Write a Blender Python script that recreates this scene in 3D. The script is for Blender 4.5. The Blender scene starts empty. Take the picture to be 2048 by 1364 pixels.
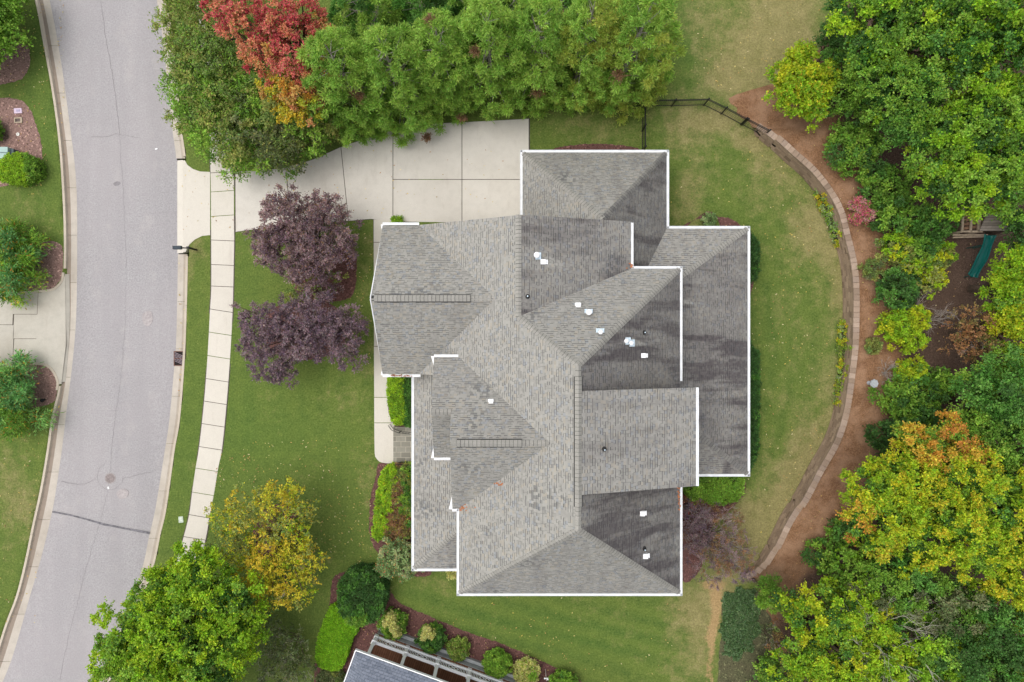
import bpy, bmesh, math, random
import numpy as np
from math import radians, sin, cos, pi, sqrt, atan2, hypot
rng = np.random.default_rng(7); random.seed(7)
sc = bpy.context.scene
# ---------------------------------------------------------------- camera, sky, sun, exposure
H = 44.0; F = 1365.33
cam = bpy.data.cameras.new('camera'); cam.lens = 24; cam.sensor_width = 36; cam.clip_end = 2000; cam.clip_start = .5
co = bpy.data.objects.new('camera', cam); sc.collection.objects.link(co); co.location = (0, 0, H); sc.camera = co
w = bpy.data.worlds.new("World"); sc.world = w; w.use_nodes = True
SUN_EL = radians(70); SUN_AZ = radians(-80)          # azimuth clockwise from +Y: light comes from the west
sky = w.node_tree.nodes.new('ShaderNodeTexSky'); sky.sky_type = 'NISHITA'; sky.sun_disc = False
sky.sun_elevation = SUN_EL; sky.sun_rotation = SUN_AZ; sky.air_density = 1.0; sky.dust_density = 4.0; sky.ozone_density = .3
bg = w.node_tree.nodes['Background']; bg.inputs[1].default_value = .15
hsv = w.node_tree.nodes.new('ShaderNodeHueSaturation'); hsv.inputs['Saturation'].default_value = .25   # overcast: a nearly grey sky
w.node_tree.links.new(sky.outputs[0], hsv.inputs['Color']); w.node_tree.links.new(hsv.outputs[0], bg.inputs[0])
sl = bpy.data.lights.new('sun', 'SUN'); sl.energy = .8; sl.angle = radians(60); sl.color = (1, .94, .84)
so = bpy.data.objects.new('sun', sl); sc.collection.objects.link(so)
from mathutils import Vector
sd = Vector((sin(SUN_AZ)*cos(SUN_EL), cos(SUN_AZ)*cos(SUN_EL), sin(SUN_EL)))
so.rotation_euler = sd.to_track_quat('Z', 'Y').to_euler(); so.location = sd*80
sc.view_settings.view_transform = 'Standard'; sc.view_settings.look = 'None'
sc.view_settings.exposure = 0.42; sc.view_settings.gamma = 1
sc.cycles.max_bounces = 6; sc.cycles.diffuse_bounces = 3; sc.cycles.transmission_bounces = 3; sc.cycles.caustics_reflective = False; sc.cycles.caustics_refractive = False

# ---------------------------------------------------------------- helpers
def P(px, py, z=0.0):
    """world point at height z under a point of the site plan (aerial survey pixels)"""
    s = (H-z)/F
    return ((px-1024)*s, (682-py)*s, z)
def tag(o, label=None, cat=None, group=None, kind=None):
    if label: o['label'] = label
    if cat: o['category'] = cat
    if group: o['group'] = group
    if kind: o['kind'] = kind
    return o
def link(name, me, parent=None, loc=None):
    o = bpy.data.objects.new(name, me); sc.collection.objects.link(o)
    if parent is not None: o.parent = parent
    if loc is not None: o.location = loc
    return o
def thing(name, label, cat, loc=(0,0,0), rz=0, group=None):
    o = bpy.data.objects.new(name, None); sc.collection.objects.link(o)
    o.empty_display_size = .3; o.location = loc; o.rotation_euler = (0,0,rz)
    return tag(o, label, cat, group)
class MB:
    def __init__(s): s.v = []; s.f = []
    def add(s, vs, fs):
        n = len(s.v); s.v += [tuple(v) for v in vs]; s.f += [tuple(i+n for i in f) for f in fs]
    def box(s, c, size, rz=0, taper=1.0):
        x,y,z = [a/2 for a in size]; vs = []
        for dz in (-1,1):
            t = taper if dz > 0 else 1
            for dx,dy in ((-1,-1),(1,-1),(1,1),(-1,1)):
                X,Y = dx*x*t, dy*y*t
                vs.append((c[0]+X*cos(rz)-Y*sin(rz), c[1]+X*sin(rz)+Y*cos(rz), c[2]+dz*z))
        s.add(vs, [(3,2,1,0),(4,5,6,7),(0,1,5,4),(1,2,6,5),(2,3,7,6),(3,0,4,7)])
    def bar(s, a, b, w_, h_):
        """box beam from a to b"""
        a = Vector(a); b = Vector(b); d = (b-a).normalized()
        up = Vector((0,0,1)) if abs(d.z) < .95 else Vector((1,0,0))
        sx = d.cross(up).normalized()*w_/2; uz = sx.cross(d).normalized()*h_/2
        vs = [p+i*sx+j*uz for p in (a,b) for i,j in ((-1,-1),(1,-1),(1,1),(-1,1))]
        s.add(vs, [(0,1,2,3),(7,6,5,4),(1,0,4,5),(2,1,5,6),(3,2,6,7),(0,3,7,4)])
    def tube(s, pts, rad, n=6, cap=True):
        pts = [Vector(p) for p in pts]; rings = []
        for i,p in enumerate(pts):
            d = (pts[min(i+1,len(pts)-1)]-pts[max(i-1,0)]).normalized()
            a = d.cross(Vector((.31,.95,.07))).normalized() if abs(d.y) < .9 else d.cross(Vector((1,0,0))).normalized()
            b = d.cross(a)
            r = rad[i] if hasattr(rad,'__len__') else rad
            rings.append([p+(a*cos(2*pi*k/n)+b*sin(2*pi*k/n))*r for k in range(n)])
        vs = [v for r in rings for v in r]; fs = []
        for i in range(len(pts)-1):
            for k in range(n):
                fs.append((i*n+k, i*n+(k+1)%n, (i+1)*n+(k+1)%n, (i+1)*n+k))
        if cap: fs.append(tuple(range(n-1,-1,-1))); fs.append(tuple(range((len(pts)-1)*n, len(pts)*n)))
        s.add(vs, fs)
    def prism(s, poly, z0, z1):
        """poly: xy list; z0,z1 numbers or per-vertex lists"""
        n = len(poly)
        ar = sum(poly[i][0]*poly[(i+1)%n][1]-poly[(i+1)%n][0]*poly[i][1] for i in range(n))
        Z0 = z0 if hasattr(z0,'__len__') else [z0]*n; Z1 = z1 if hasattr(z1,'__len__') else [z1]*n
        idx = list(range(n)) if ar > 0 else list(range(n-1,-1,-1))
        vs = [(poly[i][0],poly[i][1],Z0[i]) for i in idx]+[(poly[i][0],poly[i][1],Z1[i]) for i in idx]
        s.add(vs, [tuple(range(n-1,-1,-1)), tuple(range(n,2*n))]+[(i,(i+1)%n,n+(i+1)%n,n+i) for i in range(n)])
    def lathe(s, prof, c=(0,0,0), n=20):
        vs = []; fs = []
        for r,z in prof:
            for k in range(n): vs.append((c[0]+r*cos(2*pi*k/n), c[1]+r*sin(2*pi*k/n), c[2]+z))
        for i in range(len(prof)-1):
            for k in range(n): fs.append((i*n+k, i*n+(k+1)%n, (i+1)*n+(k+1)%n, (i+1)*n+k))
        fs.append(tuple(range((len(prof)-1)*n, len(prof)*n))); fs.append(tuple(range(n-1,-1,-1)))
        s.add(vs, fs)
    def mesh(s, name, mat):
        me = bpy.data.meshes.new(name); me.from_pydata(s.v, [], s.f); me.update()
        if mat: me.materials.append(mat)
        return me
    def build(s, name, mat, parent=None, loc=None):
        return link(name, s.mesh(name, mat), parent, loc)
def structure(name, me_or_mb, mat=None):
    me = me_or_mb.mesh(name, mat) if isinstance(me_or_mb, MB) else me_or_mb
    return tag(link(name, me), kind='structure')

# ---------------------------------------------------------------- node helpers
class NT:
    def __init__(s, name, rough=.85):
        s.m = bpy.data.materials.new(name); s.m.use_nodes = True; s.t = s.m.node_tree
        s.b = s.t.nodes['Principled BSDF']; s.b.inputs['Roughness'].default_value = rough
        s.b.inputs['Specular IOR Level'].default_value = .25
    def L(s, a, b): s.t.links.new(a, b)
    def n(s, ty, **kw):
        nd = s.t.nodes.new(ty)
        for k,v in kw.items(): setattr(nd, k, v)
        return nd
    def inp(s, sock, v):
        if isinstance(v, bpy.types.NodeSocket): s.L(v, sock)
        else: sock.default_value = v
    def math(s, op, a, b=0.0, c=0.0, clamp=False):
        nd = s.n('ShaderNodeMath', operation=op, use_clamp=clamp)
        s.inp(nd.inputs[0], a); s.inp(nd.inputs[1], b)
        if op in ('MULTIPLY_ADD','SMOOTH_MIN','WRAP','COMPARE'): s.inp(nd.inputs[2], c)
        return nd.outputs[0]
    def pos(s): return s.n('ShaderNodeTexCoord').outputs['Object']
    def noise(s, scale, detail=3, rough=.55, vec=None, stretch=None):
        v = vec or s.pos()
        if stretch:
            mp = s.n('ShaderNodeMapping'); s.L(v, mp.inputs[0]); mp.inputs['Scale'].default_value = stretch[:3]
            if len(stretch) > 3: mp.inputs['Rotation'].default_value = (0,0,stretch[3])
            v = mp.outputs[0]
        nd = s.n('ShaderNodeTexNoise'); nd.inputs['Scale'].default_value = scale
        nd.inputs['Detail'].default_value = detail; nd.inputs['Roughness'].default_value = rough
        s.L(v, nd.inputs['Vector']); return nd.outputs[0]
    def ramp(s, f, a, b, lo=0.0, hi=1.0):
        nd = s.n('ShaderNodeMapRange', clamp=True); s.inp(nd.inputs[0], f)
        for i,v in zip((1,2,3,4), (a,b,lo,hi)): s.inp(nd.inputs[i], v)
        return nd.outputs[0]
    def mix(s, f, a, b, mode='MIX'):
        nd = s.n('ShaderNodeMix', data_type='RGBA', blend_type=mode)
        s.inp(nd.inputs[0], f)
        for i,v in ((6,a),(7,b)):
            s.inp(nd.inputs[i], v if isinstance(v, bpy.types.NodeSocket) else (*v[:3],1))
        return nd.outputs[2]
    def attr(s, name, col=False):
        nd = s.n('ShaderNodeAttribute'); nd.attribute_name = name
        return nd.outputs['Color'] if col else nd.outputs['Fac']
    def color(s, c): s.inp(s.b.inputs['Base Color'], c if isinstance(c, bpy.types.NodeSocket) else (*c[:3],1))
    def bump(s, h, dist=.02, strength=.6):
        nd = s.n('ShaderNodeBump'); nd.inputs['Distance'].default_value = dist; nd.inputs['Strength'].default_value = strength
        s.L(h, nd.inputs['Height']); s.L(nd.outputs[0], s.b.inputs['Normal'])
def simple(name, col, rough=.6, var=.12, scale=6, metal=0, bump=0):
    n = NT(name, rough); f = n.noise(scale, 4)
    a = tuple(c*(1-var) for c in col); b = tuple(min(1,c*(1+var)) for c in col)
    n.color(n.mix(n.ramp(f,.3,.7), a, b)); n.b.inputs['Metallic'].default_value = metal
    if bump: n.bump(n.noise(scale*4, 3), bump)
    return n.m

# ---------------------------------------------------------------- materials
def mat_asphalt():
    n = NT('asphalt', .9)
    fine = n.noise(11, 3, .85); mid = n.noise(1.3, 5, .6); big = n.noise(.12, 3, .5); lane = n.noise(.5, 2, .5, stretch=(1.6,.12,1))
    c = n.mix(n.ramp(fine,.32,.68), (.255,.245,.25), (.435,.42,.43))
    c = n.mix(n.ramp(mid,.35,.7,0,.3), c, (.30,.275,.285))
    c = n.mix(n.ramp(big,.4,.65,0,.35), c, (.42,.385,.39))
    c = n.mix(n.ramp(lane,.42,.62,0,.3), c, (.29,.275,.285))
    c = n.mix(n.ramp(n.noise(.7,6,.7,stretch=(1,.6,1)),.56,.66,0,.22), c, (.47,.435,.42))
    sp = n.noise(1.1, 6, .75); c = n.mix(n.ramp(sp,.70,.76,0,.45), c, (.12,.11,.12))
    n.color(c); n.bump(fine, .01, .5); return n.m
def mat_concrete(name, col, dirt=(.25,.20,.15), amt=.3, patch=.3):
    n = NT(name, .85); amt *= 1.2; patch *= 1.35
    f = n.noise(30, 2, .7); m = n.noise(2.2, 6, .65); b = n.noise(.35, 4, .55)
    c = n.mix(n.ramp(f,.3,.7), tuple(x*.9 for x in col), tuple(min(1,x*1.07) for x in col))
    c = n.mix(n.ramp(m,.45,.78,0,patch), c, tuple(x*.72 for x in col))
    c = n.mix(n.ramp(b,.45,.7,0,amt*.6), c, dirt)
    sp = n.noise(3.1, 5, .8); c = n.mix(n.ramp(sp,.72,.76,0,.6), c, (.10,.07,.05))
    ri = n.n('ShaderNodeNewGeometry').outputs['Random Per Island']
    c = n.mix(n.ramp(ri,0,1,0,.2), c, tuple(x*.72 for x in col))
    sk = n.noise(.9, 5, .7, stretch=(2.5,.5,1,.3)); c = n.mix(n.ramp(sk,.55,.75,0,.18), c, dirt)
    n.color(c); n.bump(f, .006, .4); return n.m
def mat_grass():
    n = NT('lawn_grass', .95)
    dry = n.attr('dry'); lush = n.attr('lush'); st = n.attr('stripe')
    f = n.noise(9, 4, .85); f2 = n.noise(4.2, 4, .75); m = n.noise(1.3, 6, .7); b = n.noise(.3, 4, .6)
    g = n.mix(n.ramp(m,.3,.72), (.058,.120,.014), (.140,.195,.030))
    g = n.mix(lush, g, n.mix(n.ramp(m,.3,.7), (.040,.108,.010), (.080,.165,.018)))
    g = n.mix(n.ramp(n.math('ADD', st, n.math('MULTIPLY', n.math('SUBTRACT', m, .5), 2.0)),-1,1,0,.6), g, (.155,.215,.032))
    t = n.mix(n.ramp(m,.3,.7), (.25,.205,.08), (.40,.32,.155))
    d = n.math('ADD', dry, n.math('MULTIPLY', n.math('ADD', n.math('SUBTRACT', m, .5), n.math('MULTIPLY', n.math('SUBTRACT', b, .5), .8)), 1.5))
    d = n.math('ADD', d, n.math('MULTIPLY', n.math('SUBTRACT', f2, .5), .8))
    c = n.mix(n.ramp(d,.25,.95,0,.92), g, t)
    cl = n.math('ADD', n.attr('clay'), n.math('MULTIPLY', n.math('SUBTRACT', f2, .5), 1.9))
    c = n.mix(n.ramp(cl,.40,.85), c, n.mix(m, (.46,.27,.13), (.58,.37,.20)))
    c = n.mix(n.ramp(f,.34,.66), n.mix(.5, c, (.02,.04,.008)), n.mix(.15, c, (.5,.55,.2)))
    c = n.mix(n.ramp(f2,.38,.68,.0,.35), c, n.mix(.5, c, (.04,.07,.015)))
    c = n.mix(n.ramp(n.noise(9, 2, .8),.70,.76,0,.5), c, (.55,.46,.25))
    n.color(c); n.bump(n.math('ADD', f, f2), .05, .7); return n.m
def mat_mulch(name, a, b_, c_, edge=None):
    n = NT(name, .95)
    v = n.n('ShaderNodeTexVoronoi'); v.inputs['Scale'].default_value = 13; n.L(n.pos(), v.inputs['Vector'])
    f = n.noise(13, 3, .85); m = n.noise(1.4, 5, .6)
    c = n.mix(n.ramp(f,.36,.64), a, b_)
    c = n.mix(n.ramp(m,.35,.7,0,.6), c, c_)
    sep = n.n('ShaderNodeSeparateColor'); n.L(v.outputs['Color'], sep.inputs[0])
    c = n.mix(n.ramp(sep.outputs[0],.9,.97,0,.6), c, tuple(min(1,x*1.9) for x in b_))
    c = n.mix(n.ramp(sep.outputs[1],.85,.97,0,.6), c, tuple(x*.35 for x in a))
    n.color(c); n.bump(f, .04, .8); return n.m
def mat_terrain():
    """pine straw bed that turns into leaf litter under the trees"""
    n = NT('pine_straw', .95)
    wd = n.attr('wood')
    f = n.noise(8, 4, .85, stretch=(1,2.4,1,.6)); f2 = n.noise(8, 4, .85, stretch=(2.4,1,1,.3)); m = n.noise(.9, 5, .62)
    fm = n.math('MAXIMUM', f, f2)
    c = n.mix(n.ramp(fm,.46,.70), (.14,.07,.036), (.43,.24,.128))
    c = n.mix(n.ramp(m,.42,.62,0,.6), c, (.40,.245,.155)); c = n.mix(n.ramp(n.noise(.5,4,.6),.5,.7,0,.45), c, (.17,.09,.055))
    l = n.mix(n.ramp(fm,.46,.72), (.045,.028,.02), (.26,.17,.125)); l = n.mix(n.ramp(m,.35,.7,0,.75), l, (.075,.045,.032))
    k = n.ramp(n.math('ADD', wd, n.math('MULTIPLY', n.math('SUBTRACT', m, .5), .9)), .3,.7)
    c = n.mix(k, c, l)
    c = n.mix(n.ramp(n.noise(6.5, 3, .8),.71,.76,0,.6), c, (.62,.42,.26))
    n.color(c); n.bump(fm, .05, .8); return n.m
def mat_shingle(name, clean, streaks=()):
    n = NT(name, .92)
    uv = n.n('ShaderNodeUVMap').outputs[0]; sp = n.n('ShaderNodeSeparateXYZ'); n.L(uv, sp.inputs[0]); u,v = sp.outputs[0], sp.outputs[1]
    RH, BW = .138, .17
    vr = n.math('DIVIDE', v, RH); row = n.math('FLOOR', vr); fv = n.math('FRACT', vr)
    wn1 = n.n('ShaderNodeTexWhiteNoise', noise_dimensions='1D'); n.L(row, wn1.inputs['W'])
    uc = n.math('ADD', n.math('DIVIDE', u, BW), n.math('MULTIPLY', wn1.outputs[0], 1.0)); col = n.math('FLOOR', uc); fu = n.math('FRACT', uc)
    cb = n.n('ShaderNodeCombineXYZ'); n.L(row, cb.inputs[0]); n.L(col, cb.inputs[1])
    wn = n.n('ShaderNodeTexWhiteNoise', noise_dimensions='2D'); n.L(cb.outputs[0], wn.inputs['Vector'])
    s2 = n.n('ShaderNodeSeparateColor'); n.L(wn.outputs['Color'], s2.inputs[0])
    r1, r2, r3 = s2.outputs
    m = n.noise(.5, 5, .6); big = n.noise(.22, 4, .6); gr = n.noise(40, 2, .7)
    c = n.mix(r1, tuple(x*.90 for x in clean), tuple(min(1,x*1.10) for x in clean))
    c = n.mix(n.math('MULTIPLY', n.math('GREATER_THAN', r2, .90), .40), c, (clean[0]*.72, clean[1]*.85, clean[2]*1.1))
    c = n.mix(n.math('MULTIPLY', n.math('LESS_THAN', r2, .10), .35), c, (clean[0]*1.22, clean[1]*1.08, clean[2]*.88))
    c = n.mix(n.ramp(gr,.3,.7,0,.12), c, (.12,.11,.10))
    st = n.attr('stain_shade'); run = n.noise(1.0, 4, .6, vec=uv, stretch=(1.1,.16,1))
    wash = None
    if streaks:
        ps = n.n('ShaderNodeSeparateXYZ'); n.L(n.pos(), ps.inputs[0])
        for (x0,y0,ln,wd) in streaks:
            t = n.math('DIVIDE', n.math('SUBTRACT', ps.outputs[0], x0), ln)
            hw = n.math('MULTIPLY', n.math('SUBTRACT', 1.0, t), wd)
            dy = n.math('ABSOLUTE', n.math('SUBTRACT', ps.outputs[1], n.math('ADD', y0, n.math('MULTIPLY', n.math('SQRT', n.math('MAXIMUM', t, 0)), -wd*1.2))))
            k = n.ramp(n.math('SUBTRACT', hw, dy), -.03, .05)
            k = n.math('MULTIPLY', k, n.math('MULTIPLY', n.ramp(t, -.02, .02), n.ramp(t, .55, 1, 1, 0)))
            wash = k if wash is None else n.math('MAXIMUM', wash, k)
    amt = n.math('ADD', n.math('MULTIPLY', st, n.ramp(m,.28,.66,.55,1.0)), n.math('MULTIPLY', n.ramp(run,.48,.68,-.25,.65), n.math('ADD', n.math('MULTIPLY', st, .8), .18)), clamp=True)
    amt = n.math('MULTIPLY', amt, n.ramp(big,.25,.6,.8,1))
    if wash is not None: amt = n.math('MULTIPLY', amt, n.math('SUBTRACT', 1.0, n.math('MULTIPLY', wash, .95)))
    c = n.mix(amt, c, n.mix(r1, (.088,.078,.081), (.122,.110,.111)))  # algae stain, with the shade of slopes facing off the sun painted in
    clus = n.math('MULTIPLY', n.ramp(n.noise(.4,3,.5),.60,.70,0,.45), n.math('GREATER_THAN', r3, .62)); c = n.mix(clus, c, (.10,.105,.11))
    dash = n.math('MULTIPLY', n.math('LESS_THAN', fv, .24), n.math('GREATER_THAN', r3, .47))
    slot = n.math('MULTIPLY', n.math('LESS_THAN', fu, .15), n.math('GREATER_THAN', r2, .62))
    dk = n.math('MAXIMUM', n.math('MULTIPLY', dash, n.ramp(r3,.45,1,.6,1.0)), n.math('MULTIPLY', slot, .45))
    c = n.mix(dk, c, n.mix(.8, c, (.025,.025,.03)))
    n.color(c)
    n.bump(n.math('ADD', fv, n.math('MULTIPLY', r1, .4)), .012, .6); return n.m
def mat_leaf():
    n = NT('foliage', .62); n.b.inputs['Specular IOR Level'].default_value = .3
    c = n.attr('col', True)
    n.L(c, n.b.inputs['Base Color'])
    tr = n.n('ShaderNodeBsdfTranslucent'); n.L(c, tr.inputs[0])
    mx = n.n('ShaderNodeMixShader'); mx.inputs[0].default_value = .38
    n.L(n.b.outputs[0], mx.inputs[1]); n.L(tr.outputs[0], mx.inputs[2]); n.L(mx.outputs[0], n.t.nodes['Material Output'].inputs[0])
    return n.m
def mat_island(name, cols, rough=.85, bump=.01, scale=14):
    n = NT(name, rough); ri = n.n('ShaderNodeNewGeometry').outputs['Random Per Island']
    r = n.n('ShaderNodeValToRGB'); n.L(ri, r.inputs[0]); e = r.color_ramp.elements
    e[0].position = 0; e[0].color = (*cols[0],1); e[1].position = 1; e[1].color = (*cols[-1],1)
    for i,c in enumerate(cols[1:-1]): x = e.new((i+1)/(len(cols)-1)); x.color = (*c,1)
    f = n.noise(scale, 4, .7)
    c = n.mix(n.ramp(f,.3,.75,0,.4), r.outputs[0], tuple(x*.5 for x in cols[0]))
    n.color(c); n.bump(f, bump, .6); return n.m
def mat_planks(name, a, b, pitch, ang=0, rough=.7):
    n = NT(name, rough); p = n.pos(); mp = n.n('ShaderNodeMapping'); n.L(p, mp.inputs[0]); mp.inputs['Rotation'].default_value = (0,0,ang)
    s = n.n('ShaderNodeSeparateXYZ'); n.L(mp.outputs[0], s.inputs[0]); q = n.math('DIVIDE', s.outputs[0], pitch)
    fl = n.math('FLOOR', q); fr = n.math('FRACT', q); wn = n.n('ShaderNodeTexWhiteNoise', noise_dimensions='1D'); n.L(fl, wn.inputs['W'])
    c = n.mix(wn.outputs[0], a, b); c = n.mix(n.ramp(n.noise(5,4,.7),.4,.7,0,.4), c, tuple(x*.5 for x in a))
    c = n.mix(n.math('MULTIPLY', n.math('LESS_THAN', fr, .12), .8), c, (.01,.008,.006)); n.color(c); return n.m

ASPHALT = mat_asphalt(); GRASS = mat_grass()
CONC_L = mat_concrete('sidewalk_concrete', (.64,.60,.53), amt=.12, patch=.14)
CONC_D = mat_concrete('driveway_concrete', (.63,.595,.54), amt=.22, patch=.25)
CONC_N = mat_concrete('neighbour_concrete', (.50,.47,.41), amt=.45, patch=.4)
CONC_G = mat_concrete('gutter_concrete', (.52,.47,.41), amt=.5, patch=.5)
CONC_K = mat_concrete('kerb_concrete', (.56,.49,.40), amt=.4, patch=.4)
GDIRT = mat_concrete('gutter_dirt', (.30,.245,.20), amt=.6, patch=.6)
JOINT = simple('joint_dirt', (.10,.085,.07), .95, .3, 9)
MULCH_R = mat_mulch('bark_mulch', (.085,.04,.034), (.20,.10,.088), (.12,.055,.05))
MULCH_T = mat_mulch('faded_mulch', (.17,.10,.085), (.36,.235,.20), (.22,.13,.115))
STRAW = mat_terrain(); LEAF = mat_leaf()
WHITE = simple('white_paint', (.86,.87,.89), .4, .04, 12)
n = NT('gutter_white', .4); _c = n.mix(n.ramp(n.noise(2.5,4),.35,.7), (.80,.82,.85), (.66,.68,.70)); _c = n.mix(n.ramp(n.noise(7,4,.8),.64,.70,0,.75), _c, (.22,.17,.12)); n.color(_c); WHITE_G = n.m
BLACK = simple('black_metal', (.012,.012,.014), .45, .2, 8)
GALV = simple('galvanised_metal', (.50,.60,.68), .35, .2, 14, .3)
DARKM = simple('dark_rubber_and_gap_shadow', (.03,.03,.03), .6, .2, 8)
SIDING = simple('cream_siding', (.55,.52,.46), .7, .06, 4)
BARK = simple('bark', (.11,.08,.06), .95, .3, 9, 0, .03)
TWIG = simple('grey_twigs', (.36,.32,.29), .9, .25, 7)
BARK_G = simple('pale_bark', (.30,.27,.24), .95, .25, 9)

# ---------------------------------------------------------------- interpolation along lines
def il(pts, y):
    ys = [p[1] for p in pts]; xs = [p[0] for p in pts]
    return np.interp(y, ys, xs)
def smooth_line(pts, step=8):
    """Catmull-Rom resample of an open pixel polyline"""
    p = np.array(pts, float); out = []
    q = np.vstack([2*p[0]-p[1], p, 2*p[-1]-p[-2]])
    for i in range(1, len(q)-2):
        n = max(1, int(np.linalg.norm(q[i+1]-q[i])/step))
        for k in range(n):
            t = k/n; a,b,c,d = q[i-1],q[i],q[i+1],q[i+2]
            out.append(.5*((2*b)+(-a+c)*t+(2*a-5*b+4*c-d)*t*t+(-a+3*b-3*c+d)*t**3))
    out.append(p[-1]); return np.array(out)
def smooth_closed(pts, step=6):
    p = np.array(pts, float); N = len(p); out = []
    for i in range(N):
        a,b,c,d = p[i-1],p[i],p[(i+1)%N],p[(i+2)%N]; n = max(1, int(np.linalg.norm(c-b)/step))
        for k in range(n):
            t = k/n; out.append(.5*((2*b)+(-a+c)*t+(2*a-5*b+4*c-d)*t*t+(-a+3*b-3*c+d)*t**3))
    return np.array(out)

RR = [(250,-500),(290,-200),(312,0),(323,70),(342,250),(351,318),(354,400),(354,510),(351,670),(347,730),(337,840),(328,900),(309,1018),(297,1070),(285,1128),(262,1200),(228,1290),(195,1364),(120,1500),(-20,1700)]
RL = [(-60,-500),(50,-200),(97,0),(120,125),(135,233),(149,350),(152,466),(150,630),(142,730),(132,810),(121,902),(109,983),(102,1023),(82,1108),(56,1198),(26,1303),(3,1364),(-60,1500),(-180,1700)]
KL = [(-90,-500),(22,-200),(70,0),(85,79),(103,178),(118,290),(126,410),(128,491),(127,556),(127,660),(118,768),(111,802),(102,840),(94,898),(80,980),(65,1048),(48,1130),(31,1195),(10,1250),(-28,1364),(-90,1500),(-210,1700)]
KR = [(271,-500),(311,-200),(334,0),(345,70),(363,250),(372,318),(376,400),(376,510),(373,640),(369,730),(360,840),(350,898),(333,1018),(321,1070),(309,1128),(286,1200),(252,1290),(219,1364),(144,1500),(4,1700)]
RRs, RLs, KLs, KRs = [smooth_line(a, 12) for a in (RR,RL,KL,KR)]
S0 = H/F
# ---------------------------------------------------------------- ground sheet
def gauss(px, py, lst):
    o = np.zeros_like(px)
    for (cx,cy,rx,ry,s) in lst: o = o + s*np.exp(-((px-cx)/rx)**2-((py-cy)/ry)**2)
    return o
def make_ground():
    xd = np.concatenate([[-500,-250,-120,-70,-50,-42], np.arange(-38,-18,.2), np.arange(-18,36,.3), [38,42,50,70,120,250,500]])
    yd = np.concatenate([[-500,-250,-120,-70,-50,-38,-32], np.arange(-26,26,.3), [32,38,50,70,120,250,500]])
    X,Y = np.meshgrid(xd, yd); px = 1024+X/S0; py = 682-Y/S0
    kl = np.interp(py, KLs[:,1], KLs[:,0]); kr = np.interp(py, KRs[:,1], KRs[:,0])
    inside = (px > kl+3.5) & (px < kr-3.5)
    Z = np.where(inside, -.6, 0.0)
    Z = Z + np.where(~inside & (px > 380), .02*np.sin(X*.9)*np.cos(Y*.7), 0)
    Z = np.minimum(Z, 0.012)
    dry = np.full_like(px, .06)
    back = 1/(1+np.exp(-(px-1330)/14)); dry += .10*back
    dry += gauss(px,py,[(1560,330,60,50,.35),(1640,430,60,70,.35),(1690,560,40,120,.35),(1640,480,50,50,.25),(1665,800,30,80,.3),(1620,900,50,60,.35),(1590,960,45,50,.35),(1540,1030,60,50,.5),(1500,1080,50,60,.6),(1440,1170,45,60,.45),(1395,1230,34,60,.30),(1405,1310,24,40,.25),
        (1500,60,80,90,.35),(1580,40,60,120,.45),(1470,160,60,40,.5),(1570,140,60,40,.5),(1430,240,50,20,.55),(1500,280,40,20,.4),(1400,30,30,60,.2),(1600,260,50,40,.35),(1380,400,40,60,.25),(1230,260,200,50,.35),
        (735,600,24,260,.28),(700,800,60,60,.2),(735,980,30,90,.2),(640,1130,80,60,.22),(880,1150,80,40,.25),(1000,1180,300,25,.12),(1250,1260,120,70,.12),(1350,1230,40,60,.15),(395,500,20,30,.5),(380,545,10,30,.5),
        (40,420,60,40,.3),(40,1030,50,50,.45),(20,940,40,50,.3),(60,1000,60,40,.2),(30,1100,40,60,.2),(365,700,12,60,.25)])
    dry = np.where(px > 1330, .12+(dry-.1)*1.8, dry)
    lush = np.clip(gauss(px,py,[(560,870,110,90,.7),(380,900,60,220,.8),(480,600,40,120,.7),(70,300,70,160,1.1),(90,60,40,90,1.1),(1000,1240,260,40,1.0),(1200,1290,220,40,.8),(800,1190,80,30,.6),(470,860,60,120,.6),(1395,100,40,160,.8),(1370,30,30,80,.9),(1400,560,60,300,.25),(1560,700,90,120,.2),(1450,240,60,60,.25),(60,1150,40,60,.4),(700,1100,70,60,.3),(1500,620,60,250,.3)]),0,1)
    st = np.zeros_like(px)
    m1 = ((px > 470) & (px < 760) & (py > 700) & (py < 1150)); st = np.where(m1, np.sin(px*2*pi/47+1.3*np.sin(px/31.+py/170.))*.8*(.6+.4*np.sin(py/85.)), st)
    m2 = ((px > 760) & (px < 1420) & (py > 1180)); q = py-.30*px; st = np.where(m2, np.sin(q*2*pi/43+1.2*np.sin(px/90+q/37.))*1.0, st); m5 = (px > 1340) & (py > 200) & (py < 1180); rad = np.hypot(px-1180, (py-690)*.95); st = np.where(m5, np.sin(rad*2*pi/42)*.55, st)
    m3 = (px < 120); st = np.where(m3, np.sin((px+py*.1)*2*pi/44)*.3, st)
    m4 = (px > 370)&(px < 425); st = np.where(m4, .1, st)
    st += -.2*back
    n0,n1 = X.shape; V = np.stack([X,Y,Z],-1).reshape(-1,3)
    idx = np.arange(n0*n1).reshape(n0,n1)
    Fq = np.stack([idx[:-1,:-1],idx[:-1,1:],idx[1:,1:],idx[1:,:-1]],-1).reshape(-1,4)
    me = np_mesh('lawn', V, Fq, GRASS)
    clay = np.clip(gauss(px,py,[(1425,1170,27,10,1.3),(1433,1195,14,16,1.25),(1434,1220,11,20,1.15),(1428,1250,10,20,1.05),(1421,1275,11,18,1.1),(1424,1305,8,18,.9),(1418,1335,7,18,.85),(1421,1364,7,20,.85),(1560,140,50,14,.3),(1500,1105,14,14,.5)]),0,1.3)
    for nm,a in (('dry',dry),('lush',lush),('stripe',st),('clay',clay)):
        at = me.attributes.new(nm,'FLOAT','POINT'); at.data.foreach_set('value', a.reshape(-1).astype(np.float32))
    structure('lawn', me)
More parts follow.
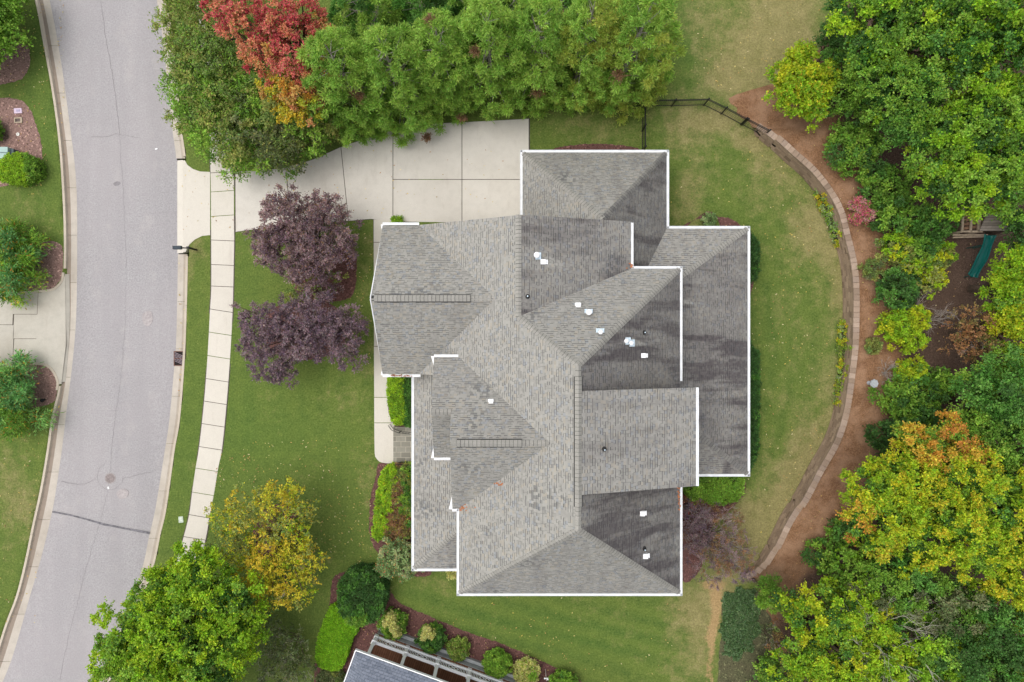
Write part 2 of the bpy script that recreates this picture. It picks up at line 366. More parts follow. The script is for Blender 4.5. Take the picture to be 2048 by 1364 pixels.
def np_mesh(name, V, Fq, mat, smooth=False):
    me = bpy.data.meshes.new(name); k = Fq.shape[1]
    me.vertices.add(len(V)); me.vertices.foreach_set('co', np.asarray(V, np.float32).reshape(-1))
    me.loops.add(Fq.size); me.loops.foreach_set('vertex_index', Fq.reshape(-1).astype(np.int32))
    me.polygons.add(len(Fq)); me.polygons.foreach_set('loop_start', np.arange(0, Fq.size, k, dtype=np.int32))
    me.polygons.foreach_set('loop_total', np.full(len(Fq), k, np.int32))
    if smooth: me.polygons.foreach_set('use_smooth', np.ones(len(Fq), bool))
    me.materials.append(mat); me.update(calc_edges=True); return me
make_ground()

# road, gutters, kerbs
def strip(l0, z0, l1, z1, ys, mb=None):
    """strip between two pixel lines over rows ys; z numbers"""
    mb = mb or MB(); a = [P(np.interp(y,l0[:,1],l0[:,0]), y) for y in ys]; b = [P(np.interp(y,l1[:,1],l1[:,0]), y) for y in ys]
    vs = [(p[0],p[1],z0) for p in a]+[(p[0],p[1],z1) for p in b]; n = len(ys)
    mb.add(vs, [(i, i+1, n+i+1, n+i) for i in range(n-1)]); return mb
def off(l, d): q = l.copy(); q[:,0] += d; return q
ROADZ = -.13
ys = np.arange(-480, 1690, 12.0)
rd = MB()
cols = 8
rows = []
for y in ys:
    xl = np.interp(y,RLs[:,1],RLs[:,0])-1; xr = np.interp(y,RRs[:,1],RRs[:,0])+1
    rows.append([P(xl+(xr-xl)*k/cols, y) for k in range(cols+1)])
vs = [(p[0],p[1],ROADZ+.05*sin(pi*k/cols)) for r in rows for k,p in enumerate(r)]
rd.add(vs, [(i*(cols+1)+k,(i+1)*(cols+1)+k,(i+1)*(cols+1)+k+1,i*(cols+1)+k+1) for i in range(len(rows)-1) for k in range(cols)])
structure('road', rd, ASPHALT)
def gutter_slabs(lin, lout, y0, y1, step, gap=.5):
    mb = MB(); y = y0
    while y < y1:
        e = min(y+step-gap, y1); yy = np.arange(y, e+.01, max(4,(e-y)/6))
        strip(lin, ROADZ+.012, lout, ROADZ+.004, yy, mb); y += step
    return mb
# pans: pale concrete beside the asphalt, silted channel against the kerb
LG_IN = RLs; Lm = np.array([(np.interp(y,RLs[:,1],RLs[:,0])-.50*(np.interp(y,RLs[:,1],RLs[:,0])-np.interp(y,KLs[:,1],KLs[:,0])), y) for y in ys])
Rm = np.array([(np.interp(y,RRs[:,1],RRs[:,0])+.52*(np.interp(y,KRs[:,1],KRs[:,0])-np.interp(y,RRs[:,1],RRs[:,0])), y) for y in ys])
structure('gutter', gutter_slabs(Lm, RLs, -480, 1690, 95), CONC_G)
structure('gutter_channel', gutter_slabs(off(KLs,3), Lm, -480, 1690, 95), GDIRT)
mbg = gutter_slabs(RRs, Rm, -480, 316, 95); mbg.__class__
m2_ = gutter_slabs(RRs, Rm, 508, 1690, 95); mbg.add(m2_.v, m2_.f)
structure('gutter', mbg, CONC_G)
mbg = gutter_slabs(Rm, off(KRs,-3), -480, 316, 95); m2_ = gutter_slabs(Rm, off(KRs,-3), 508, 1690, 95); mbg.add(m2_.v, m2_.f)
structure('gutter_channel', mbg, mat_concrete('gutter_silt', (.42,.37,.31), amt=.5, patch=.6))
def kerb(line, w_, ys_, seg=11, z1=.015):
    """kerb body: line = outer edge in pixels, w_ = signed width in pixels towards the road"""
    mb = MB(); i = 0; ys_ = list(ys_)
    while i < len(ys_)-1:
        j = min(i+seg, len(ys_)-1)
        a = [line_at(line, y) for y in ys_[i:j+1]]; b = [(p[0]+w_*S0, p[1]) for p in a]
        b2 = [(p[0]+w_*1.5*S0, p[1]) for p in a]
        if j < len(ys_)-1: a[-1] = (a[-1][0], a[-1][1]+.012); b[-1] = (b[-1][0], b[-1][1]+.012); b2[-1] = (b2[-1][0], b2[-1][1]+.012)
        n = len(a)
        vs = [(x,y,-.4) for x,y in a]+[(x,y,z1) for x,y in a]+[(x,y,z1) for x,y in b]+[(x,y,ROADZ-.05) for x,y in b2]
        fs = []
        for k in range(n-1):
            for q in range(3): fs.append((q*n+k,(q+1)*n+k,(q+1)*n+k+1,q*n+k+1))
        fs += [(0,n,2*n,3*n),(n-1,4*n-1,3*n-1,2*n-1)]
        mb.add(vs, fs); i = j
    return mb
def line_at(line, y):
    p = P(np.interp(y,line[:,1],line[:,0]), y); return (p[0],p[1])
mb = kerb(KLs, 4.5, np.arange(-480, 545, 9)); m = kerb(KLs, 4.5, np.arange(772, 1690, 9)); mb.add(m.v, m.f)
structure('kerb', mb, CONC_K)
mb = kerb(KRs, -4.5, np.arange(-480, 317, 9)); m = kerb(KRs, -4.5, np.arange(512, 1690, 9)); mb.add(m.v, m.f)
structure('kerb', mb, CONC_K)

def poly_slab(mb, pts, z=.02, z0=-.15, shrink=.0):
    mb.prism([P(x,y)[:2] for x,y in pts], z0, z if not hasattr(z,'__len__') else z)
def ribbon(mb, pts, w_, z):
    pts = [Vector((*P(x,y)[:2],z)) for x,y in pts]
    vs = []
    for i,p in enumerate(pts):
        d = (pts[min(i+1,len(pts)-1)]-pts[max(i-1,0)]).normalized(); s = Vector((-d.y,d.x,0))*w_/2*(random.uniform(.6,1.3))
        vs += [p+s, p-s]
    mb.add(vs, [(2*i,2*i+1,2*i+3,2*i+2) for i in range(len(pts)-1)])
# sidewalk
SWL = smooth_line([(370,-300),(392,0),(405,120),(416,230),(421,346),(422,433),(422.5,570),(420,618),(415,712),(408,804),(398,895),(391,936),(384,985),(378,1030),(366,1078),(350,1130),(322,1200),(285,1290),(250,1364),(180,1500)],10)
SWR = smooth_line([(417,-300),(439,0),(452,120),(463,230),(468,340),(468.5,433),(469,480),(468,530),(466,618),(461,712),(454,804),(445,895),(437,936),(429,985),(420,1030),(412,1078),(396,1140),(368,1210),(331,1300),(296,1374),(226,1510)],10)
jl = [-200,-120,-60,0,50,100,150,200,250,298,346,384,433,480,529,572,618,664,711,757,802,847,893,936,984,1029,1073,1118,1163,1210,1258,1308,1360,1420]
sw = MB(); base = MB()
for i in range(len(jl)-1):
    a,b = jl[i]+.6, jl[i+1]-.6; sk = 7 if jl[i] > 600 else (2 if jl[i] > 450 else -3)
    sk2 = 7 if jl[i+1] > 600 else (2 if jl[i+1] > 450 else -3)
    nn = 5
    L_ = [(np.interp(a+(b-a)*k/nn,SWL[:,1],SWL[:,0])+.4, a+(b-a)*k/nn) for k in range(nn+1)]
    R_ = [(np.interp(a+sk+(b+sk2-a-sk)*k/nn,SWR[:,1],SWR[:,0])-.4, a+sk+(b+sk2-a-sk)*k/nn) for k in range(nn+1)]
    poly_slab(sw, L_+R_[::-1], .02+.004*random.random())
structure('sidewalk', sw, CONC_L)
yy = np.arange(-300, 1420, 10.)
structure('sidewalk_bed', strip(off(SWL,-1.6), .006, off(SWR,1.6), .006, yy), JOINT)
# driveway apron and slabs
dr = MB(); dr.prism([P(x,y)[:2] for x,y in [(366,321),(366,505),(372,503),(374,498),(379,489),(390,479),(404,472),(420.5,470),(420.5,344),(400,343),(386,338),(375,330),(370,321)]], -.4, .021)
dr.prism([P(x,y)[:2] for x,y in [(353,320),(353,506),(366,506),(366,320)]], -.4, [-.105,-.105,.021,.021])
structure('driveway_apron', dr, CONC_L)
dr = MB(); g = .7
def top(x): return np.interp(x,[468,560,620,690,740,790,860,924,1058],[344,338,322,291,275,258,248,245,238])
def bot(x): return np.interp(x,[468,510,745,785,1058],[464,458,437.5,443,447])
xs = [(470.5,471),(572,582),(682,697),(786,786),(924,924),(1058,1058)]
for i in range(len(xs)-1):
    (t0,b0),(t1,b1) = xs[i],xs[i+1]
    T_ = [(t0+(t1-t0)*k/6, top(t0+(t1-t0)*k/6)) for k in range(7)]
    B_ = [(b0+(b1-b0)*k/6, bot(b0+(b1-b0)*k/6)) for k in range(7)]
    T_[0] = (T_[0][0]+g,T_[0][1]); T_[-1] = (T_[-1][0]-g,T_[-1][1]); B_[0] = (B_[0][0]+g,B_[0][1]); B_[-1] = (B_[-1][0]-g,B_[-1][1])
    if i >= 3:
        ym = 359; poly_slab(dr, T_+[(b1-g,ym-g),(b0+g,ym-g)], .02+.003*i)
        poly_slab(dr, [(b0+g,ym+g),(b1-g,ym+g)]+B_[::-1], .021+.003*i)
    else: poly_slab(dr, T_+B_[::-1], .02+.003*i)
structure('driveway', dr, CONC_D)
jb = MB(); T_ = [(x,top(x)-1) for x in range(470,1061,10)]; B_ = [(x,bot(x)+1) for x in range(1060,469,-10)]
poly_slab(jb, T_+B_, .008, 0.002); structure('driveway_bed', jb, JOINT)
# neighbour driveway
nd = MB()
nd.prism([P(x,y)[:2] for x,y in [(131,548),(125,562),(116,573),(104,581),(80,586),(77,586),(71,724),(72,727),(89,730),(101,738),(110,750),(117,768),(123,768),(132,690)]], -.4, .021)
strip(off(KLs,3.0), .021, off(KLs,10), ROADZ+.02, np.arange(548,770,8.), nd)
for a,b in ((586,628),(628.9,677),(677.9,725)): poly_slab(nd, [(29,a),(76.2,a),(74.2,b),(26.2,b)])
for a,b in ((584,649),(650,735)): poly_slab(nd, [(-120,a),(28.2,a),(25.2,b),(-120,b)])
structure('neighbour_driveway', nd, CONC_N)
mb = MB(); mb.prism([P(x,y)[:2] for x,y in [(-120,582),(126,584),(124,735),(-120,737)]], 0.001, .008); structure('driveway_bed', mb, JOINT)
for pts in ([(127,545),(124,562),(115,573),(103,580),(77,583),(40,585)], [(66,727),(89,729),(102,737),(111,750),(116,765),(114,780)]):
    mb = MB(); L = smooth_line(pts,5); A = [P(x,y) for x,y in L]
    for i in range(len(A)-1): mb.bar((A[i][0],A[i][1],-.04),(A[i+1][0],A[i+1][1],-.04),.15,.16)
    structure('kerb', mb, CONC_K)
# front walk
fw = MB()
for a,b in ((439,484),(485.2,589),(590.2,692),(693.2,794)): poly_slab(fw, [(747.5+(a-439)*.002,a),(783,a),(783,b),(747.5+(b-439)*.003,b)], .022)
poly_slab(fw, [(748.5,795.2),(775,795.2),(777,825),(782,838),(790,845),(748.7,845)], .022)
poly_slab(fw, smooth_line([(748.7,846.2),(749.5,905),(752,915),(759,923),(770,926),(788,927)],5).tolist()+[(789,846.2)], .023)
structure('front_walk', fw, CONC_L)
mb = MB(); mb.prism([P(x,y)[:2] for x,y in [(746.5,439),(784,439),(783,797),(776,797),(780,838),(789,846),(789,926),(770,924),(757,918),(751,905)]], .001,.008); structure('walk_bed', mb, JOINT)
n = NT('slate_paving', .7); br = n.n('ShaderNodeTexBrick'); n.L(n.pos(), br.inputs['Vector'])
br.inputs['Scale'].default_value = 1; br.inputs['Brick Width'].default_value = .62; br.inputs['Row Height'].default_value = .34; br.inputs['Mortar Size'].default_value = .012
br.inputs['Color1'].default_value = (.20,.19,.155,1); br.inputs['Color2'].default_value = (.32,.31,.26,1); br.inputs['Mortar'].default_value = (.5,.46,.38,1)
n.color(n.mix(n.ramp(n.noise(3,4),.4,.7,0,.4), br.outputs[0], (.18,.16,.12))); SLATE = n.m
mb = MB(); poly_slab(mb, [(787.5,853),(835,853),(835,930),(787.5,926)], .17, -.1); structure('patio', mb, SLATE)

# cracks, tar joint and patches on the road
mb = MB(); ribbon(mb, [(103,1024),(140,1031),(175,1040),(205,1049),(222,1052),(250,1058),(298,1067)], .14, ROADZ+.06)
structure('tar_joint', mb, simple('tar', (.15,.145,.16), .6, .5, 5))
mb = MB()
def crack(pts, w_=.03):
    L = smooth_line(pts, 6); L[1:-1] += rng.normal(0,.8,(len(L)-2,2)); ribbon(mb, L.tolist(), w_, ROADZ+.058)
crack([(200,0),(212,80),(225,160),(234,230),(238,266)], .028); crack([(180,273),(210,272),(238,268),(275,275)], .022)
crack([(238,268),(247,420),(251,560),(244,720),(226,860),(218,955)], .012); crack([(218,960),(200,1040),(170,1140),(130,1300),(118,1364)], .014)
crack([(120,963),(160,970),(190,958)], .025); crack([(245,958),(300,945)], .02)
a = np.linspace(0,2*pi,24); crack([(219+26*cos(t),953+27*sin(t)) for t in a[:17]], .016)
structure('road_cracks', mb, simple('crack', (.25,.235,.24), .9, .2, 8))
mb = MB(); mb.prism([P(*p)[:2] for p in smooth_closed([(232,985),(246,978),(256,984),(252,995),(238,998)],4)], ROADZ+.04, ROADZ+.060); mb.prism([P(*p)[:2] for p in smooth_closed([(284,628),(300,622),(304,640),(296,652),(286,648)],4)], ROADZ+.03, ROADZ+.051)
structure('road_patch', mb, simple('patch', (.38,.345,.345), .9, .2, 8))

# ---------------------------------------------------------------- mulch beds
def bed(pts, mat, h=.05, label=None):
    L = smooth_closed(pts, 4); L = L+rng.normal(0,.7,L.shape); W = np.array([P(x,y)[:2] for x,y in L]); c = W.mean(0)
    mb = MB(); n = len(W); vs = [(x,y,.012) for x,y in W]; vs += [(c[0]+(x-c[0])*1, y, .014) for x,y in W]
    bm = bmesh.new(); vv = [bm.verts.new((x,y,.016)) for x,y in W]; bm.faces.new(vv)
    bmesh.ops.triangulate(bm, faces=bm.faces[:]); bmesh.ops.recalc_face_normals(bm, faces=bm.faces[:])
    for f in bm.faces:
        if f.normal.z < 0: f.normal_flip()
    # a low rim so that the bed has thickness
    me = bpy.data.meshes.new('mulch_bed'); bm.to_mesh(me); bm.free(); me.materials.append(mat)
    return structure('mulch_bed', me)
bed([(-40,85),(30,84),(55,92),(60,110),(59,132),(50,152),(30,163),(-40,166)], MULCH_T)
bed([(-40,198),(5,196),(25,196),(48,205),(64,225),(72,250),(80,275),(85,310),(82,335),(70,350),(45,362),(-40,366)], MULCH_T)
bed([(60,490),(85,482),(110,483),(124,492),(126,520),(123,553),(112,572),(95,582),(60,584),(40,560),(40,520)], MULCH_T)
bed([(55,728),(85,730),(103,742),(114,762),(113,790),(105,805),(85,812),(50,812)], MULCH_T)
bed([(600,512),(650,505),(700,495),(712,505),(713,540),(709,580),(690,600),(620,600),(585,570)], MULCH_R)
bed([(545,1010),(580,1015),(600,1050),(590,1090),(560,1120),(520,1110),(505,1075),(515,1035)], MULCH_R)
bed([(540,620),(640,600),(690,640),(680,700),(600,720),(530,690)], MULCH_R)
bed([(760,926),(800,929),(840,929),(860,1000),(860,1120),(860,1150),(830,1152),(800,1140),(760,1110),(742,1080),(738,1040),(742,990),(752,950)], MULCH_R)
bed([(776,752),(850,752),(850,855),(790,855),(780,838),(775,800)], MULCH_R)
bed([(672,1150),(700,1140),(740,1136),(765,1150),(780,1180),(800,1205),(850,1228),(930,1262),(1010,1290),(1100,1330),(1180,1372),(1300,1440),(640,1440),(628,1360),(636,1290),(650,1240),(660,1200),(663,1170)], MULCH_R)
bed([(1090,306),(1120,294),(1170,288),(1240,290),(1283,300),(1283,320),(1090,320)], MULCH_R)
bed([(1368,455),(1385,442),(1420,434),(1455,436),(1478,447),(1484,458),(1500,462),(1512,500),(1508,560),(1500,600),(1496,640),(1500,700),(1508,760),(1508,900),(1498,930),(1440,940),(1440,460)], MULCH_R)
bed([(1360,955),(1400,950),(1480,950),(1490,985),(1470,1010),(1420,1060),(1400,1140),(1360,1150)], MULCH_R)
bed([(775,440),(783,434),(800,434),(812,440),(812,450),(775,450)], MULCH_R)
# bare clay strip and ivy bed south-east
bed([(1448,1200),(1500,1180),(1530,1200),(1560,1300),(1530,1480),(1440,1480),(1437,1330),(1444,1260)], mat_mulch('shade_soil', (.045,.05,.025), (.14,.14,.07), (.10,.085,.05)))

# ---------------------------------------------------------------- raised terrain behind the retaining wall
HT = 1.12
WT = [(1519,253,.5),(1543,265,1.05),(1568,284,1.12),(1594,308,1.12),(1632,342,1.12),(1666,386,1.12),(1686,424,1.12),(1697,466,1.12),(1711,525,1.12),(1716,577,1.12),(1716,645,1.12),(1714,696,1.12),(1708,748,1.12),(1700,806,1.12),(1690,850,1.12),(1673,893,1.12),(1645,942,1.12),(1618,994,1.12),(1587,1042,1.08),(1560,1093,.98),(1539,1123,.8),(1522,1141,.55),(1497,1152,.25)]
wall = [P(x-6,y,z) for x,y,z in WT]
NB = [(1660,-700,0),(1655,-300,0),(1652,-100,0),(1648,40,0),(1606,136,0),(1545,163,0),(1480,178,0),(1446,196,.02),(1470,222,.12),(1496,238,.3)]
SB = [(1500,1162,.1),(1515,1185,.05),(1520,1250,.0),(1522,1364,0),(1520,1800,0)]
bnd = [P(*p) for p in NB]+wall+[P(*p) for p in SB]
BY = np.array([p[1] for p in bnd])[::-1]; BX = np.array([p[0] for p in bnd])[::-1]; BZ = np.array([p[2] for p in bnd])[::-1]
o_ = np.argsort(BY, kind='stable'); BY,BX,BZ = BY[o_],BX[o_],BZ[o_]
def sm(t): t = np.clip(t,0,1); return t*t*(3-2*t)
def hterr(x, y):
    xb = np.interp(y,BY,BX); hb = np.interp(y,BY,BZ); d = x-xb
    return float(np.where(d < 0, 0, hb+(HT-hb)*sm(d/7.0)))
def make_terrain():
    Ys = np.unique(np.concatenate([np.arange(-24,23,.3), np.linspace(BY[0],-24,10), np.linspace(23,BY[-1],10)]))
    D = np.concatenate([np.arange(0,3,.3), np.arange(3,14,.8), [15,18,24,40,80,200]])
    YY,DD = np.meshgrid(Ys, D, indexing='ij'); xb = np.interp(YY,BY,BX); hb = np.interp(YY,BY,BZ)
    inw = (YY < wall[0][1]-.0) & (YY > wall[-1][1])
    jag = .16*np.sin(YY*5.1)+.13*np.sin(YY*11.7+1)+.08*np.sin(YY*23+2)
    XX = xb+DD+np.where(inw, 0, jag*np.exp(-DD)); Z = hb+(HT-hb)*sm(DD/7.0)-.03+.05*np.sin(XX*1.1)*np.cos(YY*.9)*(DD>1)
    Z[:,0] = np.where(inw[:,0], Z[:,0]-.08, -.04)
    n0,n1 = XX.shape; idx = np.arange(n0*n1).reshape(n0,n1)
    Fq = np.stack([idx[:-1,:-1],idx[:-1,1:],idx[1:,1:],idx[1:,:-1]],-1).reshape(-1,4)
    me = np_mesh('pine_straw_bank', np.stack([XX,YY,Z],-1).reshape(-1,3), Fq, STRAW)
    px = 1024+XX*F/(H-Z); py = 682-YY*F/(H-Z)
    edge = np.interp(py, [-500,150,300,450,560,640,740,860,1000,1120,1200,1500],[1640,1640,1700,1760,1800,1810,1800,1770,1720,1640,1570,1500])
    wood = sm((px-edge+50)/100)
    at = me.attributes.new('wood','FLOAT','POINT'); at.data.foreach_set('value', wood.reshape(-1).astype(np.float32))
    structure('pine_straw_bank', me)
make_terrain()

# ---------------------------------------------------------------- retaining wall
def make_wall():
    t = thing('retaining_wall', 'long curved retaining wall of tan concrete blocks with flat capstones around the back lawn', 'wall', (P(1700,650)[0],P(1700,650)[1],0))
    o = Vector(t.location)
    pts = smooth_line([(x,-y) for x,y in [(p[0],p[1]) for p in wall]], .05)*np.array([1,-1]); 
    zt = np.interp(pts[:,1], [w_[1] for w_ in wall][::-1], [w_[2] for w_ in wall][::-1])
    s = np.concatenate([[0], np.cumsum(np.linalg.norm(np.diff(pts,axis=0),axis=1))])
    def at(d):
        x = np.interp(d,s,pts[:,0]); y = np.interp(d,s,pts[:,1]); x2 = np.interp(d+.05,s,pts[:,0]); y2 = np.interp(d+.05,s,pts[:,1]); x1 = np.interp(d-.05,s,pts[:,0]); y1 = np.interp(d-.05,s,pts[:,1])
        return x,y,atan2(y2-y1,x2-x1),float(np.interp(d,s,zt))
    cap = MB(); face = MB(); BH = .17; d = 0
    def hq(z): return max(1, round(z/BH))*BH+.06
    while d < s[-1]:
        L = random.uniform(.29,.46); x,y,a,z = at(d+L/2); z = hq(z); nx,ny = sin(a),-cos(a)   # towards the lawn is -outward
        cap.box((x-o.x, y-o.y, z+.0), (L-.022,.38,.11), a+random.uniform(-.012,.012)); d += L
    for k in range(10):
        d = random.uniform(0,.3)
        while d < s[-1]:
            L = random.uniform(.34,.50); x,y,a,z = at(d+L/2); z = hq(z); zc = z-.05-BH*(k+.5)
            if zc < -.05: d += L; continue
            # batter: each lower course steps toward the lawn
            ox,oy = -sin(a)*-1, cos(a)*-1
            side = 1
            cx,cy = P(1200,690)[:2]; v = Vector((cx-x,cy-y)).normalized(); nrm = Vector((-sin(a),cos(a))); 
            if nrm.dot(v) < 0: nrm = -nrm
            st = .03+.010*(k+1)
            face.box((x+nrm.x*st-o.x, y+nrm.y*st-o.y, zc), (L-.015,.30,BH-.012), a+random.uniform(-.01,.01)); d += L
    cap.build('capstones', mat_island('capstone', [(.26,.19,.14),(.42,.31,.235),(.33,.25,.20),(.50,.38,.30)], .9, .02), t)
    face.build('block_courses', mat_island('wall_block', [(.22,.155,.11),(.42,.31,.22),(.31,.225,.165),(.50,.375,.27)], .95, .03), t)
make_wall()

# ---------------------------------------------------------------- the house
HX, HY = 2.0, -1.5
house = thing('house', 'large cream house under many grey shingled hip and gable roofs with white gutters', 'house', (HX,HY,0))
class Plane:
    def __init__(s, a, b, c): s.a, s.b, s.c = a, b, c
    def z(s, x, y): return s.a+s.b*x+s.c*y
    def px(s, px, py):
        u = (px-1024)/F; v = (682-py)/F; t = (H-s.a)/(1+s.b*u+s.c*v); return (u*t, v*t, H-t)
    def xy(s, x, y): return (x, y, s.z(x,y))
W_ = Plane(6.5+.81*2.91, .81, 0); EM = Plane(6.5+.81*9.23, -.81, 0)
N_ = Plane(6.5+.955*3.98, 0, -.955); S_ = Plane(6.5+1.01*13.87, 0, 1.01)
EW = Plane(9.12+.422*.33, -.422, 0); SH = Plane(11.42+.36*3.25, -.36, 0)
G1N = Plane(4.5+.815*6.71, 0, -.815); G1S = Plane(4.5+.882*1.91, 0, .882)
G2N = Plane(6.5-.93*.88, 0, -.93); G2S = Plane(6.5+.93*9.22, 0, .93); G3S = Plane(6.5+.93*6.4, 0, .93)
GW = Plane(3.2-.93*.63, .93, 0); GN = Plane(3.2+.86*11.27, 0, -.86); GE = Plane(3.2+.93*9.24, -.93, 0)
LN = Plane(3.2+.53*6.72, 0, -.53); LE = Plane(3.2+.366*14.08, -.366, 0); LS = Plane(3.2+.475*7.95, 0, .475)
PW = Plane(3.2+.5*5.86, .5, 0); PS = Plane(3.2+.52*13.6, 0, .52)
class Roof:
    def __init__(s): s.bm = bmesh.new(); s.uv = s.bm.loops.layers.uv.new('UVMap'); s.st = s.bm.faces.layers.float.new('stain_shade')
    def add(s, plane, poly, stain_shade, th=.13):
        pts = [Vector(p)-Vector((HX,HY,0)) for p in poly]
        ar = sum(pts[i].x*pts[(i+1)%len(pts)].y-pts[(i+1)%len(pts)].x*pts[i].y for i in range(len(pts)))
        if ar < 0: pts = pts[::-1]
        g = Vector((plane.b, plane.c, 0)); sl = g.length; g.normalize(); e = Vector((-g.y, g.x, 0)); k = sqrt(1+sl*sl)
        top = [s.bm.verts.new(p) for p in pts]; bot = [s.bm.verts.new(p-Vector((0,0,th))) for p in pts]
        f = [s.bm.faces.new(top), s.bm.faces.new(bot[::-1])]
        n = len(pts)
        for i in range(n): f.append(s.bm.faces.new((top[i], bot[i], bot[(i+1)%n], top[(i+1)%n])))
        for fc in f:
            fc[s.st] = stain_shade
            for l in fc.loops:
                q = l.vert.co; l[s.uv].uv = (q.x*e.x+q.y*e.y+stain_shade*31+7, (q.x*g.x+q.y*g.y)*k+50+abs(plane.a))
    def build(s, name, mat, parent):
        me = bpy.data.meshes.new(name); s.bm.to_mesh(me); s.bm.free(); me.materials.append(mat); return link(name, me, parent)
def hs(px, py, pl, ln, wd): q = pl.px(px,py); return (q[0]-HX, q[1]-HY, ln, wd)
streaks = [hs(1076,512,EW,1.9,.30), hs(1088,522,EW,1.5,.22), hs(1264,681,EM,1.2,.20), hs(1368,602,LE,1.2,.13)]
SHG = mat_shingle('shingles', (.335,.327,.303), streaks)
EPS = .006
r = Roof()
r.add(W_, [W_.px(838,450), W_.px(1037,430), W_.xy(.33,1.24), W_.xy(3.17,-1.15), W_.xy(3.17,-9.03), W_.xy(-2.91,-13.87), W_.xy(-2.91,-1.4), W_.xy(-4.2,-1.4), W_.xy(-4.2,-1.93), W_.xy(-5.38,-1.93)], .0)
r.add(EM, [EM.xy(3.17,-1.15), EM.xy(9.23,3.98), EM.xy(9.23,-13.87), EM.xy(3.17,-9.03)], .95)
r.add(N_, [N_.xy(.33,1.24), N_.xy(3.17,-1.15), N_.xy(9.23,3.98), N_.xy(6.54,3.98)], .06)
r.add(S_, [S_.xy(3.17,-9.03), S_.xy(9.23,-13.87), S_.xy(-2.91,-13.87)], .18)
main_roof = r.build('main_roof', SHG, house)
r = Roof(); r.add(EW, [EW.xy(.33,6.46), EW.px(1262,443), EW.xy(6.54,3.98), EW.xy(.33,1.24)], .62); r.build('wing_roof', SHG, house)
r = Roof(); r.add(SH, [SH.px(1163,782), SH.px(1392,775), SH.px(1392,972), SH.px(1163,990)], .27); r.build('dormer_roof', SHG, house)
r = Roof()
r.add(G1N, [G1N.px(765,451), G1N.px(839,451), G1N.px(992,597), G1N.px(742,597)], .03)
r.add(G1S, [G1S.px(742,597), G1S.px(992,597), G1S.px(838,748), G1S.px(765,748)], .06)
r.build('gable_roof', SHG, house)
r = Roof()
r.add(G2N, [G2N.xy(-4.29,-.88), G2N.xy(-2.88,-.88), G2N.xy(1.95,-5.05), G2N.xy(-3.06,-5.05), G2N.xy(-3.13,-3.64), G2N.xy(-4.12,-3.64)], .04)
r.add(G2S, [G2S.xy(-3.06,-5.05), G2S.xy(1.95,-5.05), G2S.xy(-2.88,-9.22), G2S.xy(-3.28,-9.22)], .05)
r.add(G3S, [G3S.xy(-4.12,-3.64), G3S.xy(-3.08,-3.64), G3S.xy(-3.08,-6.4), G3S.xy(-4.29,-6.4)], .04)
r.build('gable_roof', SHG, house)
r = Roof()
r.add(GW, [GW.xy(.63,11.27), GW.xy(.63,6.1), GW.xy(4.93,6.1), GW.xy(4.93,6.62)], .12)
r.add(GN, [GN.xy(.63,11.27), GN.xy(4.93,6.62), GN.xy(9.24,11.27)], .16)
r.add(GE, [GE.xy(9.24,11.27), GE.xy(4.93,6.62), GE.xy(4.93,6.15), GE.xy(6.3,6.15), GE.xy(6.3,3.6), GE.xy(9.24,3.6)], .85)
r.build('garage_roof', SHG, house)
r = Roof()
r.add(LN, [LN.xy(14.08,6.72), LN.xy(7.6,6.72), LN.xy(7.6,3.14), LN.xy(8.9,3.14)], .2)
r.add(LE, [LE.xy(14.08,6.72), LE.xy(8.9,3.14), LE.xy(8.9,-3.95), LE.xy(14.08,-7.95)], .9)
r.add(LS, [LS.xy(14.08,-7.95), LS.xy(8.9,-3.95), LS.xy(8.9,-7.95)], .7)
r.build('rear_roof', SHG, house)
r = Roof()
r.add(PW, [PW.xy(-5.86,-13.6), PW.xy(-5.86,-1.98), PW.xy(-2.5,-1.98), PW.xy(-2.5,-10.37)], .14)
r.add(PS, [PS.xy(-5.86,-13.6), PS.xy(-2.5,-10.37), PS.xy(-2.5,-13.6)], .22)
r.build('porch_roof', SHG, house)
# ridge and hip caps: overlapping shingle pieces folded over the line
def caps(name, A, B, pl, pr, mat, w_=.15, lift=.0, step=.19):
    A = Vector(A); B = Vector(B); d = (B-A); L = d.length; d.normalize(); s = Vector((-d.y,d.x,0)).normalized(); mb = MB()
    n = int(L/step); h = Vector((HX,HY,0))
    dzl = lambda p,sd,pp: (pp.z((p+s*sd*w_).x,(p+s*sd*w_).y) if pp else p.z)
    for i in range(n):
        a = A+d*(L*i/n); b = A+d*(L*(i+1)/n-.012-.010*random.random()); vs = []
        for p,up in ((a,.022+lift),(b,.045+lift)):
            l = p+s*w_; rr = p-s*w_; l.z = dzl(p,1,pl); rr.z = dzl(p,-1,pr)
            for q in (l,p,rr): q2 = q.copy(); q2.z += up; vs.append(q2-h)
            for q in (l,p,rr): q2 = q.copy(); q2.z += -.06; vs.append(q2-h)
        mb.add(vs, [(0,1,7,6),(1,2,8,7),(3,9,10,4),(4,10,11,5),(0,6,9,3),(2,5,11,8),(0,3,4,1),(1,4,5,2),(6,7,10,9),(7,8,11,10)])
    nf = len(mb.f); vs = []
    for p in (A,B):
        l = p+s*w_*.97; rr = p-s*w_*.97; l.z = dzl(p,.97,pl); rr.z = dzl(p,-.97,pr)
        for q in (l,p,rr): q2 = q.copy(); q2.z += .012+lift; vs.append(q2-h)
    mb.add(vs, [(0,1,4,3),(1,2,5,4)])  # dark strip painted as the shadow in the gaps between cap pieces
    o = mb.build(name, mat, house); o.data.materials.append(DARKM)
    for f in o.data.polygons[nf:]: f.material_index = 1
    return o
CAP = mat_island('cap_shingle', [(.30,.29,.265),(.36,.35,.32),(.33,.32,.295),(.39,.375,.345)], .92, .01)
